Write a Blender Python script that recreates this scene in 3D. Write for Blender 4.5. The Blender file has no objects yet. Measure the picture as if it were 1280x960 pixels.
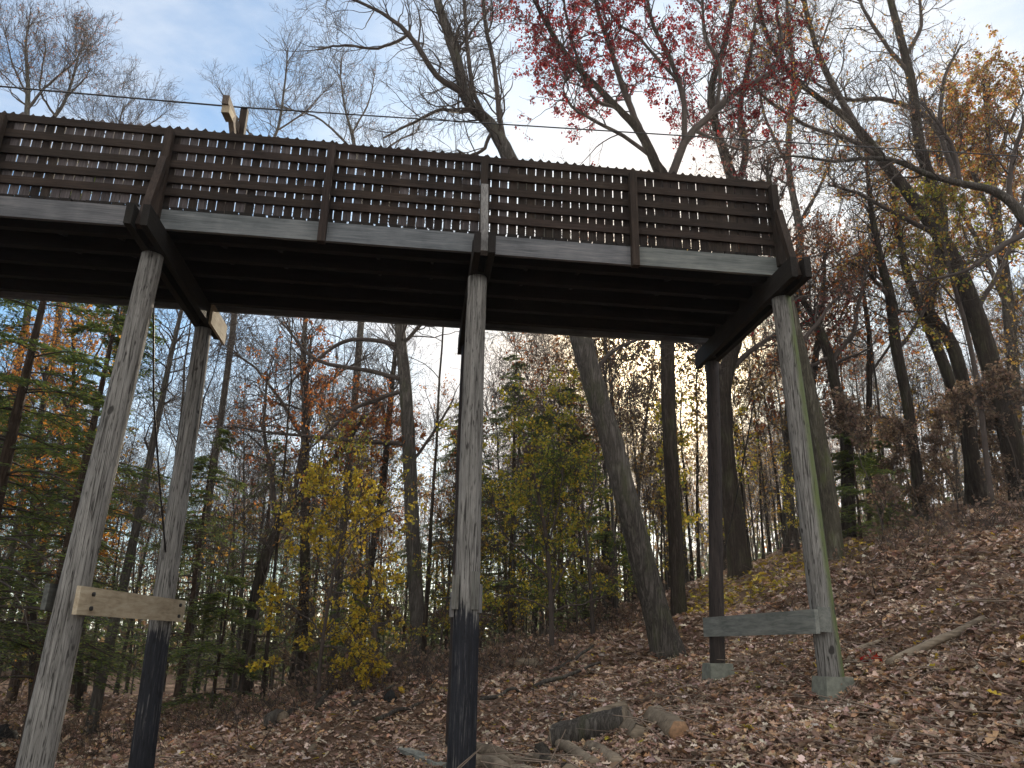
import bpy, math, random
import numpy as np
from mathutils import Matrix, Vector
R = math.radians
scene = bpy.context.scene
COL = scene.collection
rng = np.random.default_rng(11)

# ------------------------------------------------------------------ camera
FPX = 963.3
YAW, PITCH, ROLL = R(6.686), R(18.693), R(1.2015)
CAMP = np.array([0.0, 0.0, 1.65])
_cy, _sy, _cp, _sp = math.cos(YAW), math.sin(YAW), math.cos(PITCH), math.sin(PITCH)
FW = np.array([_sy*_cp, _cy*_cp, _sp]); _rt = np.array([_cy, -_sy, 0.0]); _up = np.cross(_rt, FW)
RT = _rt*math.cos(ROLL) + _up*math.sin(ROLL); UP = -_rt*math.sin(ROLL) + _up*math.cos(ROLL)
cd = bpy.data.cameras.new('camera'); cam = bpy.data.objects.new('camera', cd); COL.objects.link(cam)
cd.sensor_width = 36; cd.lens = 36*FPX/1280; cd.clip_start = .05; cd.clip_end = 2000
M = Matrix(((RT[0], UP[0], -FW[0], CAMP[0]), (RT[1], UP[1], -FW[1], CAMP[1]), (RT[2], UP[2], -FW[2], CAMP[2]), (0, 0, 0, 1)))
cam.matrix_world = M
scene.camera = cam

# ------------------------------------------------------------------ light
SUN = np.array([0.3028, 0.8866, 0.3497]); SUN /= np.linalg.norm(SUN)
SUN_EL = math.asin(SUN[2]); SUN_AZ = math.atan2(SUN[0], SUN[1])
w = bpy.data.worlds.new('World'); scene.world = w; w.use_nodes = True
nt = w.node_tree; nt.nodes.clear()
def wn(t, **k):
    n = nt.nodes.new(t)
    for a, b in k.items(): setattr(n, a, b)
    return n
def math_node(tree, op, a, b=None, clamp=False):
    n = tree.nodes.new('ShaderNodeMath'); n.operation = op; n.use_clamp = clamp
    for i, v in enumerate((a, b)):
        if v is None: continue
        if isinstance(v, (int, float)): n.inputs[i].default_value = v
        else: tree.links.new(v, n.inputs[i])
    return n.outputs[0]
sky = wn('ShaderNodeTexSky', sky_type='NISHITA', sun_disc=False)
sky.sun_elevation = SUN_EL; sky.sun_rotation = SUN_AZ; sky.air_density = 1.0; sky.dust_density = 1.0; sky.ozone_density = 1.5
tc = wn('ShaderNodeTexCoord')
mp = wn('ShaderNodeMapping'); mp.inputs['Scale'].default_value = (1.0, 1.6, 3.2); mp.inputs['Rotation'].default_value = (0.2, .3, .5)
nt.links.new(tc.outputs['Generated'], mp.inputs['Vector'])
nz = wn('ShaderNodeTexNoise'); nz.inputs['Scale'].default_value = 2.3; nz.inputs['Detail'].default_value = 7; nz.inputs['Roughness'].default_value = .55; nz.inputs['Distortion'].default_value = .4
nt.links.new(mp.outputs[0], nz.inputs['Vector'])
dt = wn('ShaderNodeVectorMath', operation='DOT_PRODUCT'); nt.links.new(tc.outputs['Generated'], dt.inputs[0]); dt.inputs[1].default_value = tuple(SUN)
# thin cloud veil, thickest in the sun's part of the sky
v0 = math_node(nt, 'MULTIPLY', math_node(nt, 'SUBTRACT', dt.outputs['Value'], .66), 2.6)
v1 = math_node(nt, 'MULTIPLY', math_node(nt, 'SUBTRACT', nz.outputs['Fac'], .5), 2.4)
sp = wn('ShaderNodeSeparateXYZ'); nt.links.new(tc.outputs['Generated'], sp.inputs[0])
back = math_node(nt, 'MAXIMUM', math_node(nt, 'MULTIPLY', math_node(nt, 'SUBTRACT', .32, sp.outputs['Y']), 3.0, True), math_node(nt, 'MULTIPLY', math_node(nt, 'SUBTRACT', sp.outputs['Z'], .74), 8.0, True))   # bright cloud bank added out of view, overhead and behind camera, as fill light
veil = math_node(nt, 'MAXIMUM', math_node(nt, 'ADD', math_node(nt, 'ADD', v0, v1), .10, True), math_node(nt, 'MULTIPLY', back, .92))
glow = math_node(nt, 'POWER', math_node(nt, 'MAXIMUM', dt.outputs['Value'], 0), 40.0)
glow2 = math_node(nt, 'POWER', math_node(nt, 'MAXIMUM', dt.outputs['Value'], 0), 330.0)
gl = math_node(nt, 'ADD', math_node(nt, 'MULTIPLY', glow, 1.0), math_node(nt, 'MULTIPLY', glow2, 110.0))
cl = wn('ShaderNodeMix', data_type='RGBA', blend_type='ADD'); cl.inputs['Factor'].default_value = 1.0
bc = wn('ShaderNodeMix', data_type='RGBA'); nt.links.new(back, bc.inputs['Factor'])
bc.inputs['A'].default_value = (4.1, 4.35, 4.7, 1); bc.inputs['B'].default_value = (6.0, 5.85, 5.7, 1); 
wm = wn('ShaderNodeMix', data_type='RGBA'); nt.links.new(math_node(nt, 'POWER', math_node(nt, 'MAXIMUM', dt.outputs['Value'], 0), 55.0, True), wm.inputs['Factor'])
nt.links.new(bc.outputs['Result'], wm.inputs['A']); wm.inputs['B'].default_value = (7.5, 5.5, 3.5, 1); nt.links.new(wm.outputs['Result'], cl.inputs['A'])
gc = wn('ShaderNodeVectorMath', operation='SCALE'); gc.inputs[0].default_value = (1.0, .80, .50); nt.links.new(gl, gc.inputs['Scale'])
nt.links.new(gc.outputs[0], cl.inputs['B'])
mx = wn('ShaderNodeMix', data_type='RGBA'); nt.links.new(veil, mx.inputs['Factor'])
tint = wn('ShaderNodeMix', data_type='RGBA', blend_type='MULTIPLY'); tint.inputs['Factor'].default_value = 1
nt.links.new(sky.outputs[0], tint.inputs['A']); tint.inputs['B'].default_value = (.50, .74, .87, 1)
nt.links.new(tint.outputs['Result'], mx.inputs['A']); nt.links.new(cl.outputs['Result'], mx.inputs['B'])
bg = wn('ShaderNodeBackground'); bg.inputs['Strength'].default_value = 0.1
nt.links.new(mx.outputs['Result'], bg.inputs['Color'])
wo = wn('ShaderNodeOutputWorld'); nt.links.new(bg.outputs[0], wo.inputs['Surface'])
sl = bpy.data.lights.new('sun', 'SUN'); sl.energy = 4.5; sl.angle = R(1.5); sl.color = (1.0, .88, .70)
so = bpy.data.objects.new('sun', sl); COL.objects.link(so)
so.rotation_euler = Vector(SUN).to_track_quat('Z', 'Y').to_euler(); so.location = (10, 30, 20)
scene.view_settings.view_transform = 'Standard'; scene.view_settings.look = 'None'
scene.view_settings.exposure = 1.22; scene.view_settings.gamma = 1
scene.cycles.max_bounces = 6; scene.cycles.transparent_max_bounces = 8; scene.cycles.diffuse_bounces = 3

# ------------------------------------------------------------------ pixel helpers (photo pixel -> world point)
def ray(px, py): return FW + RT*(px-640)/FPX - UP*(py-480)/FPX
def at(px, py, Y):
    d = ray(px, py); return CAMP + d*Y/d[1]
def wpx(w_, P): return w_/2/FPX*float((np.asarray(P)-CAMP)@FW)

# ------------------------------------------------------------------ terrain
CT = np.array([(0,0,0),(-8,0,-.3),(8,0,1.7),(3.5,4.5,.75),(8,5,2.1),(12,8,3.5),(.55,8.7,.33),(.53,11,.25),(-3.2,11,-.08),(-3.4,8.7,.1),
 (4.5,8.7,1.18),(4.25,11,1.2),(6,9,1.8),(3,9.6,.8),(12,14,4.3),(9.5,17,3.75),(8.8,20,3.6),(1.4,17,1.25),(1.0,15.2,.95),(.3,24,.75),(4.84,15,1.5),(-1,15.5,1.0),(-2.3,16.2,.3),
 (-3.6,17,-.15),(-5,20,-.2),(-6.7,28,-.2),(-9,24,-.15),(-15,15,-.3),(16,14,5.4),(15.3,18,5.3),(20,25,7),(12,25,4.6),(8,32,2.8),(2,34,.3),(30,30,8),(40,60,8),
 (0,60,-.5),(-20,60,-.8),(-40,30,-.8),(20,60,4),(25,0,5),(-20,0,-.5),(0,-15,-.3),(20,-15,3),(-60,100,-1),(0,110,-1),(60,100,7),(-8,10,-.2),(-3.6,13.5,-.2),(6.5,15,2.3)], float)
def _tps(r2): return np.where(r2 > 1e-12, .5*r2*np.log(np.maximum(r2, 1e-12)), 0)
_n = len(CT); _d2 = ((CT[:, None, :2]-CT[None, :, :2])**2).sum(2)
_A = np.zeros((_n+3, _n+3)); _A[:_n, :_n] = _tps(_d2) + np.eye(_n)*.4; _A[:_n, _n] = 1; _A[:_n, _n+1:] = CT[:, :2]; _A[_n, :_n] = 1; _A[_n+1:, :_n] = CT[:, :2].T
_W = np.linalg.solve(_A, np.concatenate([CT[:, 2], np.zeros(3)]))
_oct = [(rng.uniform(-1, 1, 2), rng.uniform(0, 6.28)) for _ in range(26)]
def hgt(x, y):
    x = np.asarray(x, float); y = np.asarray(y, float); sh = np.broadcast(x, y).shape
    x = np.broadcast_to(x, sh).ravel(); y = np.broadcast_to(y, sh).ravel()
    rr = np.hypot(x, y-30); k = np.minimum(1, 95/np.maximum(rr, 1)); xx = x*k; yy = 30+(y-30)*k
    z = np.zeros(x.shape)
    for a in range(0, len(x), 20000):
        s = slice(a, a+20000)
        d2 = (xx[s, None]-CT[None, :, 0])**2 + (yy[s, None]-CT[None, :, 1])**2
        z[s] = _tps(d2)@_W[:_n] + _W[_n] + _W[_n+1]*xx[s] + _W[_n+2]*yy[s]
    for i, (d, p) in enumerate(_oct):
        f = .5*1.22**i; am = .055/ (1.22**i)**.75
        d = d/np.linalg.norm(d)
        z += am*np.sin(f*(x*d[0]+y*d[1])*2 + p + 1.3*np.sin(.6*f*(x*d[1]-y*d[0])+p))
    return z.reshape(sh)
def h1(x, y): return float(hgt(np.array([x]), np.array([y]))[0])
def gat(px, py):
    d = ray(px, py); t = np.linspace(2, 90, 1800); P = CAMP + d*t[:, None]
    below = P[:, 2] < hgt(P[:, 0], P[:, 1])
    i = int(np.argmax(below)) if below.any() else len(t)-1
    return P[i]

# ------------------------------------------------------------------ mesh builder
class MB:
    def __init__(s): s.v = []; s.f = []; s.n = 0; s.c = []
    def add(s, V, F, mat=0, col=(1, 1, 1)):
        """V (n,3); F list of (m,k) int arrays or one; col (3,) or (n,3) per vertex"""
        V = np.asarray(V, float)
        for f in (F if isinstance(F, list) else [F]):
            f = np.asarray(f, np.int64); s.f.append((f+s.n, mat))
        s.v.append(V); c = np.asarray(col, float)
        s.c.append(np.broadcast_to(c, (len(V), 3)))
        s.n += len(V)
    def box(s, x0, x1, y0, y1, z0, z1, **k):
        V = [(x, y, z) for x in (x0, x1) for y in (y0, y1) for z in (z0, z1)]
        s.add(V, np.array([(0, 1, 3, 2), (4, 6, 7, 5), (0, 4, 5, 1), (2, 3, 7, 6), (0, 2, 6, 4), (1, 5, 7, 3)]), **k)
    def bar(s, a, b, w_, h_, upv=(0, 0, 1), **k):
        a = np.asarray(a, float); b = np.asarray(b, float); t = b-a; t /= np.linalg.norm(t)
        u = np.asarray(upv, float); u = u-t*(u@t); u /= np.linalg.norm(u); sd = np.cross(t, u)
        V = [p + sd*w_/2*i + u*h_/2*j for p in (a, b) for i in (-1, 1) for j in (-1, 1)]
        s.add(V, np.array([(0, 1, 3, 2), (4, 6, 7, 5), (0, 4, 5, 1), (2, 3, 7, 6), (0, 2, 6, 4), (1, 5, 7, 3)]), **k)
    def tubes(s, P, Rr, S=6, mat=0, col=(1, 1, 1), caps=False, ridge=0.0):
        P = np.asarray(P, float); Rr = np.asarray(Rr, float)
        B, N, _ = P.shape
        T = np.gradient(P, axis=1); T /= np.maximum(np.linalg.norm(T, axis=2, keepdims=True), 1e-9)
        m = T.mean(1); ref = np.where(np.abs(m[:, 2:3]) > .75, np.array([[1.0, 0, 0]]), np.array([[0, 0, 1.0]]))
        U = np.cross(T, ref[:, None, :]); U /= np.maximum(np.linalg.norm(U, axis=2, keepdims=True), 1e-9); W = np.cross(T, U)
        a = np.arange(S)*2*np.pi/S
        rad = Rr[:, :, None]
        if ridge: rad = rad*(1+ridge*rng.standard_normal((B, 1, S))*.6 + ridge*rng.standard_normal((B, N, S))*.6)
        V = P[:, :, None, :] + rad[..., None]*(np.cos(a)[None, None, :, None]*U[:, :, None, :] + np.sin(a)[None, None, :, None]*W[:, :, None, :])
        idx = np.arange(B*N*S).reshape(B, N, S); nx = np.roll(idx, -1, 2)
        F = np.stack([idx[:, :-1], nx[:, :-1], nx[:, 1:], idx[:, 1:]], -1).reshape(-1, 4)
        Fs = [F]
        if caps: Fs += [idx[:, 0, ::-1].reshape(-1, S), idx[:, -1].reshape(-1, S)]
        s.add(V.reshape(-1, 3), Fs, mat, col)
    def build(s, name, mats, parent=None, smooth=True, link=True):
        me = bpy.data.meshes.new(name)
        V = np.concatenate(s.v).astype(np.float32); me.vertices.add(len(V)); me.vertices.foreach_set('co', V.ravel())
        li = np.concatenate([f.ravel() for f, _ in s.f]).astype(np.int32)
        lt = np.concatenate([np.full(len(f), f.shape[1], np.int32) for f, _ in s.f])
        mi = np.concatenate([np.full(len(f), m, np.int32) for f, m in s.f])
        me.loops.add(len(li)); me.loops.foreach_set('vertex_index', li)
        me.polygons.add(len(lt)); ls = np.concatenate([[0], np.cumsum(lt)[:-1]]).astype(np.int32)
        me.polygons.foreach_set('loop_start', ls); me.polygons.foreach_set('loop_total', lt)
        me.polygons.foreach_set('material_index', mi)
        me.polygons.foreach_set('use_smooth', np.full(len(lt), smooth))
        ca = me.color_attributes.new('tint', 'FLOAT_COLOR', 'POINT')
        C = np.concatenate(s.c); ca.data.foreach_set('color', np.concatenate([C, np.ones((len(C), 1))], 1).astype(np.float32).ravel())
        for m in (mats if isinstance(mats, (list, tuple)) else [mats]): me.materials.append(m)
        me.update(calc_edges=True); me.validate()
        o = bpy.data.objects.new(name, me); COL.objects.link(o)
        if parent: o.parent = parent; o.matrix_parent_inverse = Matrix.Translation(-Vector(parent.location))
        return o
def tag(o, label=None, cat=None, group=None, kind=None):
    for k, v in (('label', label), ('category', cat), ('group', group), ('kind', kind)):
        if v: o[k] = v
    return o
def empty(name, loc, label, cat, group=None):
    o = bpy.data.objects.new(name, None); COL.objects.link(o); o.location = tuple(float(q) for q in loc); o.empty_display_size = .2
    return tag(o, label, cat, group)
def pbuild(mb, name, mats, parent, smooth=True):
    """build a part from world coordinates under an Empty that only has a location"""
    o = mb.build(name, mats, None, smooth); o.parent = parent; 
    if parent.type == 'EMPTY': o.matrix_parent_inverse = Matrix.Translation(-parent.location)
    return o

# ------------------------------------------------------------------ materials
def mat(name):
    m = bpy.data.materials.new(name); m.use_nodes = True; t = m.node_tree
    return m, t, t.nodes['Principled BSDF']
def ramp(t, fac, stops):
    n = t.nodes.new('ShaderNodeValToRGB'); e = n.color_ramp.elements
    while len(e) < len(stops): e.new(.5)
    for i, (p, c) in enumerate(stops): e[i].position = p; e[i].color = (*c, 1)
    t.links.new(fac, n.inputs[0]); return n.outputs[0]
def noise(t, scale, vec=(1, 1, 1), detail=6, rough=.6, dist=0.0, space='Object'):
    c = t.nodes.new('ShaderNodeTexCoord'); m = t.nodes.new('ShaderNodeMapping'); m.inputs['Scale'].default_value = vec
    t.links.new(c.outputs[space], m.inputs['Vector']); n = t.nodes.new('ShaderNodeTexNoise')
    n.inputs['Scale'].default_value = scale; n.inputs['Detail'].default_value = detail; n.inputs['Roughness'].default_value = rough; n.inputs['Distortion'].default_value = dist
    t.links.new(m.outputs[0], n.inputs['Vector']); return n.outputs['Fac']
def mixc(t, fac, a, b, blend='MIX'):
    n = t.nodes.new('ShaderNodeMix'); n.data_type = 'RGBA'; n.blend_type = blend
    for s, v in (('Factor', fac), ('A', a), ('B', b)):
        if isinstance(v, (int, float)): n.inputs[s].default_value = v
        elif isinstance(v, tuple): n.inputs[s].default_value = (*v, 1)
        else: t.links.new(v, n.inputs[s])
    return n.outputs['Result']
def bump(t, b, h, strength=.5, dist=.01):
    n = t.nodes.new('ShaderNodeBump'); n.inputs['Strength'].default_value = strength; n.inputs['Distance'].default_value = dist
    t.links.new(h, n.inputs['Height']); t.links.new(n.outputs[0], b.inputs['Normal'])
def vcol(t):
    n = t.nodes.new('ShaderNodeVertexColor'); n.layer_name = 'tint'; return n.outputs['Color']
def wood(name, dark, mid, light, axis, rough=.8, gscale=9, blotch=.5, tinted=True, stretch=.06):
    m, t, b = mat(name); v = [1, 1, 1]; v[axis] = stretch
    g = noise(t, gscale*6, tuple(v), 6, .65, .6); big = noise(t, 1.7, (1, 1, 1), 4, .6)
    f = math_node(t, 'ADD', math_node(t, 'MULTIPLY', g, .75), math_node(t, 'MULTIPLY', math_node(t, 'SUBTRACT', big, .5), blotch))
    c = ramp(t, f, [(.22, dark), (.42, mid), (.62, light)])
    if tinted: c = mixc(t, 1.0, c, vcol(t), 'MULTIPLY')
    t.links.new(c, b.inputs['Base Color']); b.inputs['Roughness'].default_value = rough; b.inputs['Specular IOR Level'].default_value = .25
    bump(t, b, g, .6, .006); return m
W_RAIL = wood('brown_stained_boards', (0.0138, 0.0092, 0.0069), (0.0334, 0.0225, 0.0167), (0.0605, 0.0432, 0.0322), 0)
W_PICK = wood('brown_stained_pickets', (0.0126, 0.0092, 0.0075), (0.0288, 0.0207, 0.0162), (0.0547, 0.0403, 0.0322), 2)
W_RIM = wood('weathered_grey_boards', (0.0723, 0.0808, 0.0850), (0.1445, 0.1530, 0.1573), (0.2295, 0.2338, 0.2295), 0, gscale=5)
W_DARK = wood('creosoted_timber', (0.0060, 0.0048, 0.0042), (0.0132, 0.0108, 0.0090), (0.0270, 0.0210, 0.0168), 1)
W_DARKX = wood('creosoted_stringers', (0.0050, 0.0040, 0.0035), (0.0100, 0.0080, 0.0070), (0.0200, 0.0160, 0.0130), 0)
W_PALE = wood('new_pale_lumber', (.24, .19, .125), (.38, .32, .225), (.48, .42, .32), 1, gscale=4, blotch=.7, stretch=.1)
W_GREY = wood('grey_green_lumber', (.10, .11, .10), (.20, .21, .19), (.28, .29, .26), 1, gscale=4)
W_SPL = wood('splice_wood', (.07, .065, .06), (.17, .165, .155), (.27, .26, .24), 2)
W_LOG = wood('split_log_wood', (0.0760, 0.0592, 0.0432), (0.1944, 0.1568, 0.1136), (0.3240, 0.2704, 0.2056), 0, gscale=4)
def ramp_f(t, f, a, b_): return math_node(t, 'MULTIPLY', math_node(t, 'SUBTRACT', f, a), 1/(b_-a), True)
def pole_mat(name, tar_top=None, moss=False, dark=False):
    m, t, b = mat(name)
    g = noise(t, 34, (1, 1, .05), 7, .7, .3); g2 = noise(t, 120, (1, 1, .035), 4, .7); bl = noise(t, 2.2, (1, 1, .6), 5, .6)
    f = math_node(t, 'ADD', math_node(t, 'ADD', math_node(t, 'MULTIPLY', g, .7), math_node(t, 'MULTIPLY', g2, .3)), math_node(t, 'MULTIPLY', math_node(t, 'SUBTRACT', bl, .5), .35))
    ck = noise(t, 26, (1, 1, .022), 3, .5, .25); crack = math_node(t, 'SUBTRACT', 1.0, math_node(t, 'MULTIPLY', math_node(t, 'ABSOLUTE', math_node(t, 'SUBTRACT', ck, .5)), 26.0, True), True)
    kn = noise(t, 5.5, (1, 1, .7), 1, .3); knot = math_node(t, 'MULTIPLY', math_node(t, 'SUBTRACT', kn, .72), 25.0, True)
    crack = math_node(t, 'MAXIMUM', math_node(t, 'MULTIPLY', crack, math_node(t, 'MULTIPLY', math_node(t, 'SUBTRACT', bl, .36), 5.0, True)), knot)
    fl = noise(t, 42, (1, 1, .16), 2, .5); crack = math_node(t, 'MAXIMUM', crack, math_node(t, 'MULTIPLY', math_node(t, 'MULTIPLY', math_node(t, 'SUBTRACT', fl, .58), 9.0, True), .8))
    f = math_node(t, 'SUBTRACT', f, math_node(t, 'MULTIPLY', crack, .24))
    if dark: c = ramp(t, f, [(.3, (.013, .010, .009)), (.5, (.034, .026, .023)), (.68, (.07, .054, .048))])
    else: c = ramp(t, f, [(.30, (.035, .033, .03)), (.42, (.13, .125, .115)), (.54, (.215, .21, .195)), (.70, (.34, .33, .305))])
    co = t.nodes.new('ShaderNodeTexCoord'); sx = t.nodes.new('ShaderNodeSeparateXYZ'); t.links.new(co.outputs['Object'], sx.inputs[0])
    if moss:
        cx_ = math_node(t, 'ADD', 4.53, math_node(t, 'MULTIPLY', math_node(t, 'SUBTRACT', 5.99, sx.outputs['Z']), .040))
        q = math_node(t, 'ADD', math_node(t, 'MULTIPLY', math_node(t, 'SUBTRACT', sx.outputs['X'], cx_), 16.0), math_node(t, 'MULTIPLY', math_node(t, 'SUBTRACT', bl, .36), 2.2), True)
        q = math_node(t, 'MULTIPLY', q, ramp_f(t, f, .22, .50)); c = mixc(t, math_node(t, 'MULTIPLY', q, .9), c, (.105, .14, .035))
    if tar_top is not None:
        e = math_node(t, 'ADD', sx.outputs['Z'], math_node(t, 'ADD', math_node(t, 'MULTIPLY', math_node(t, 'SUBTRACT', g, .5), .9), math_node(t, 'MULTIPLY', math_node(t, 'SUBTRACT', bl, .5), 1.1)))
        q = math_node(t, 'MULTIPLY', math_node(t, 'SUBTRACT', tar_top, e), 7.0, True)
        q = math_node(t, 'MULTIPLY', q, math_node(t, 'ADD', .55, math_node(t, 'MULTIPLY', math_node(t, 'SUBTRACT', .72, f), 2.2), True))
        c = mixc(t, q, c, ramp(t, f, [(.3, (.006, .0066, .009)), (.55, (.016, .018, .025)), (.75, (.065, .062, .06))]))
    t.links.new(c, b.inputs['Base Color']); b.inputs['Roughness'].default_value = .75; b.inputs['Specular IOR Level'].default_value = .3
    bump(t, b, f, .9, .012); return m
P_GREY = pole_mat('weathered_pole'); P_MOSS = pole_mat('mossy_pole', moss=True); P_TARC = pole_mat('tarred_pole_centre', tar_top=2.0)
P_TARL = pole_mat('tarred_pole_rear', tar_top=1.78); P_DARK = pole_mat('dark_creosote_pole', dark=True)
def simple(name, c, rough=.6, metal=0.0, nsc=20, var=.25):
    m, t, b = mat(name); n = noise(t, nsc)
    lo = tuple(q*(1-var) for q in c); hi = tuple(q*(1+var) for q in c)
    t.links.new(ramp(t, n, [(.3, lo), (.7, hi)]), b.inputs['Base Color']); b.inputs['Roughness'].default_value = rough; b.inputs['Metallic'].default_value = metal
    bump(t, b, n, .4, .005); return m
STEEL = simple('dark_steel', (.05, .05, .052), .5, .8); CONC = simple('mossy_concrete', (.16, .17, .14), .9, 0, 14, .35)
BLACKM = simple('charred_black', (.008, .008, .008), .9); CUT = simple('fresh_cut_wood', (.24, .14, .075), .8, 0, 30, .4); STONE = simple('pale_stone', (.36, .33, .29), .9, 0, 9, .35)
def bark(name, dark, mid, light, sc=9, green=0.0):
    m, t, b = mat(name)
    g1 = noise(t, sc*1.5, (1, 1, .10), 6, .65, .8); g2 = noise(t, sc*5, (1, 1, .25), 5, .7); bl = noise(t, 1.1, (1, 1, .5), 5, .65)
    rid = math_node(t, 'MULTIPLY', math_node(t, 'ABSOLUTE', math_node(t, 'SUBTRACT', g1, .5)), 5.0, True)
    f = math_node(t, 'ADD', math_node(t, 'ADD', math_node(t, 'MULTIPLY', rid, .45), math_node(t, 'MULTIPLY', g2, .35)), math_node(t, 'MULTIPLY', bl, .35))
    cc = ramp(t, f, [(.28, dark), (.52, mid), (.82, light)])
    if green:
        q = math_node(t, 'MULTIPLY', math_node(t, 'SUBTRACT', noise(t, 3.1, (1, 1, .4), 4, .6), .52), 6*green, True); cc = mixc(t, math_node(t, 'MULTIPLY', q, .6), cc, (.09, .11, .04))
    t.links.new(cc, b.inputs['Base Color']); b.inputs['Roughness'].default_value = .9; b.inputs['Specular IOR Level'].default_value = .15
    bump(t, b, f, .9, .03); return m
B_GREY = bark('grey_bark', (0.0280, 0.0248, 0.0216), (0.0872, 0.0784, 0.0688), (0.1560, 0.1432, 0.1280), 9, .4)
B_DARK = bark('dark_oak_bark', (0.0136, 0.0112, 0.0088), (0.0424, 0.0336, 0.0272), (0.0816, 0.0696, 0.0568), 8, .3)
B_MOSS = bark('lichen_bark', (0.032, 0.028, 0.021), (0.088, 0.080, 0.060), (0.160, 0.156, 0.120), 9, 1.0)
B_TWIG = simple('twig_bark', (0.0561, 0.0433, 0.0365), .9, 0, 3, .3)
B_BROWN = bark('brown_conifer_bark', (.03, .02, .014), (.075, .053, .04), (.13, .1, .08), 10)
def leafmat(name, trans=.45, gloss=.5):
    m, t, b = mat(name); vc = vcol(t)
    t.links.new(vc, b.inputs['Base Color']); b.inputs['Roughness'].default_value = .6; b.inputs['Specular IOR Level'].default_value = gloss*.5
    tr = t.nodes.new('ShaderNodeBsdfTranslucent'); t.links.new(mixc(t, 1.0, vc, (1.25, 1.2, 1.0), 'MULTIPLY'), tr.inputs['Color'])
    ms = t.nodes.new('ShaderNodeMixShader'); ms.inputs[0].default_value = trans
    t.links.new(b.outputs[0], ms.inputs[1]); t.links.new(tr.outputs[0], ms.inputs[2]); t.links.new(ms.outputs[0], t.nodes['Material Output'].inputs['Surface']); return m
LEAF = leafmat('autumn_leaf', .55); NEEDLE = leafmat('hemlock_needles', .45); LITTER = leafmat('dead_leaf', .12, .5)

# ------------------------------------------------------------------ ground
m, t, b = mat('leaf_litter_soil')
n1 = noise(t, 26, (1, 1, 1), 8, .7); n2 = noise(t, 1.1, (1, 1, 1), 4, .6); n3 = noise(t, 90, (1, 1, 1), 4, .7)
f = math_node(t, 'ADD', math_node(t, 'MULTIPLY', n1, .55), math_node(t, 'MULTIPLY', n3, .45))
c = ramp(t, f, [(.34, (.06, .043, .033)), (.5, (.17, .12, .092)), (.62, (.29, .215, .172)), (.75, (.42, .34, .29))])
c = mixc(t, 1.0, c, ramp(t, n2, [(.3, (.75, .68, .62)), (.7, (1.1, 1.05, 1.0))]), 'MULTIPLY')
t.links.new(c, b.inputs['Base Color']); b.inputs['Roughness'].default_value = .95; b.inputs['Specular IOR Level'].default_value = .1
bump(t, b, f, 1.0, .05); SOIL = m
def grid_axis(lo, hi, c0, fine, n_, span):
    a = [c0]; st = fine
    while a[-1] < hi: st = fine if a[-1] < c0+span else st*1.12; a.append(a[-1]+st)
    bq = [c0]; st = fine
    while bq[-1] > lo: st = fine if bq[-1] > c0-span else st*1.12; bq.append(bq[-1]-st)
    return np.array(sorted(set(a+bq)))
gx = grid_axis(-400, 400, 2, .16, 0, 13); gy = grid_axis(-60, 600, 11, .16, 0, 13)
X, Y = np.meshgrid(gx, gy); Z = hgt(X, Y)
g = MB(); idx = np.arange(X.size).reshape(X.shape)
g.add(np.stack([X, Y, Z], -1).reshape(-1, 3), np.stack([idx[:-1, :-1], idx[:-1, 1:], idx[1:, 1:], idx[1:, :-1]], -1).reshape(-1, 4))
tag(g.build('ground', SOIL), kind='structure')

# ------------------------------------------------------------------ footbridge
D = 8.546; Wd = 2.47; ZT = 7.609; ZR = 6.516; ZB = 6.258; ZC = 5.99; S = 1.95; X0 = .587
PX = [X0+(i-3)*S for i in range(-2, 6)]            # posts: -9.16 ... 4.49
XL, XE = PX[0]-.4, PX[-1]+.03
br = empty('wooden_footbridge', (X0, D+Wd/2, .3), 'long dark wooden footbridge raised on tall poles with slatted railing', 'footbridge')
pb = lambda mb, n, mt, par=br, sm=False: pbuild(mb, n, mt, par, sm)
def jit(a): return 1+rng.uniform(-a, a)
def tone(a=.2): 
    k = jit(a); return (k, k*jit(.04), k*jit(.06))
# stringers and rim boards
for y in np.linspace(D+.30, D+Wd-.30, 5):
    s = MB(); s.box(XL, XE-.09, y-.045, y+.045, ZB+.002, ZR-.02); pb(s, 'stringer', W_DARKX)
for side in (0, 1):
    y0 = D if side == 0 else D+Wd-.05
    for a in range(len(PX)-1):                     # board lengths butt at the posts
        s = MB(); dz = rng.uniform(-.006, .006)
        xa = PX[a]-(.4 if a == 0 else 0)+.003; xb = PX[a+1]-.003 + (.0 if a < len(PX)-2 else .02)
        s.box(xa, xb, y0, y0+.05, ZB+dz, ZR+dz, col=tone(.12)); o = pb(s, 'rim_board', W_RIM)
for a in range(len(PX)-1):
    for k in range(2):
        xc = PX[a]+S*(.33+.36*k); s = MB()
        for y in np.linspace(D+.35, D+Wd-.75, 4): s.bar((xc, y, ZB+.06), (xc, y+.36, ZR-.08), .04, .04)
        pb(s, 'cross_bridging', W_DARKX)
e = MB(); e.box(XE-.09, XE-.04, D+.06, D+Wd-.06, ZB+.01, ZR-.005); pb(e, 'end_board', W_DARK)
# decking: planks across, small gaps
s = MB(); x = XL
while x < XE-.42:
    wv = .14*jit(.08); ov = rng.uniform(-.025, .035)
    s.box(x, x+wv, D+.012-ov*.4, D+Wd-.02+ov, ZR+.003, ZR+.045+rng.uniform(-.004, .004), col=tone(.3)); x += wv+rng.uniform(.010, .030)
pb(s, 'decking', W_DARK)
s = MB(); x = XL
while x < XE-.1:
    wv = .19; s.box(x, x+wv, D+.35, D+Wd-.35, ZR-.015, ZR+.0); x += wv+.004
pb(s, 'deck_liner', W_DARK)
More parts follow.
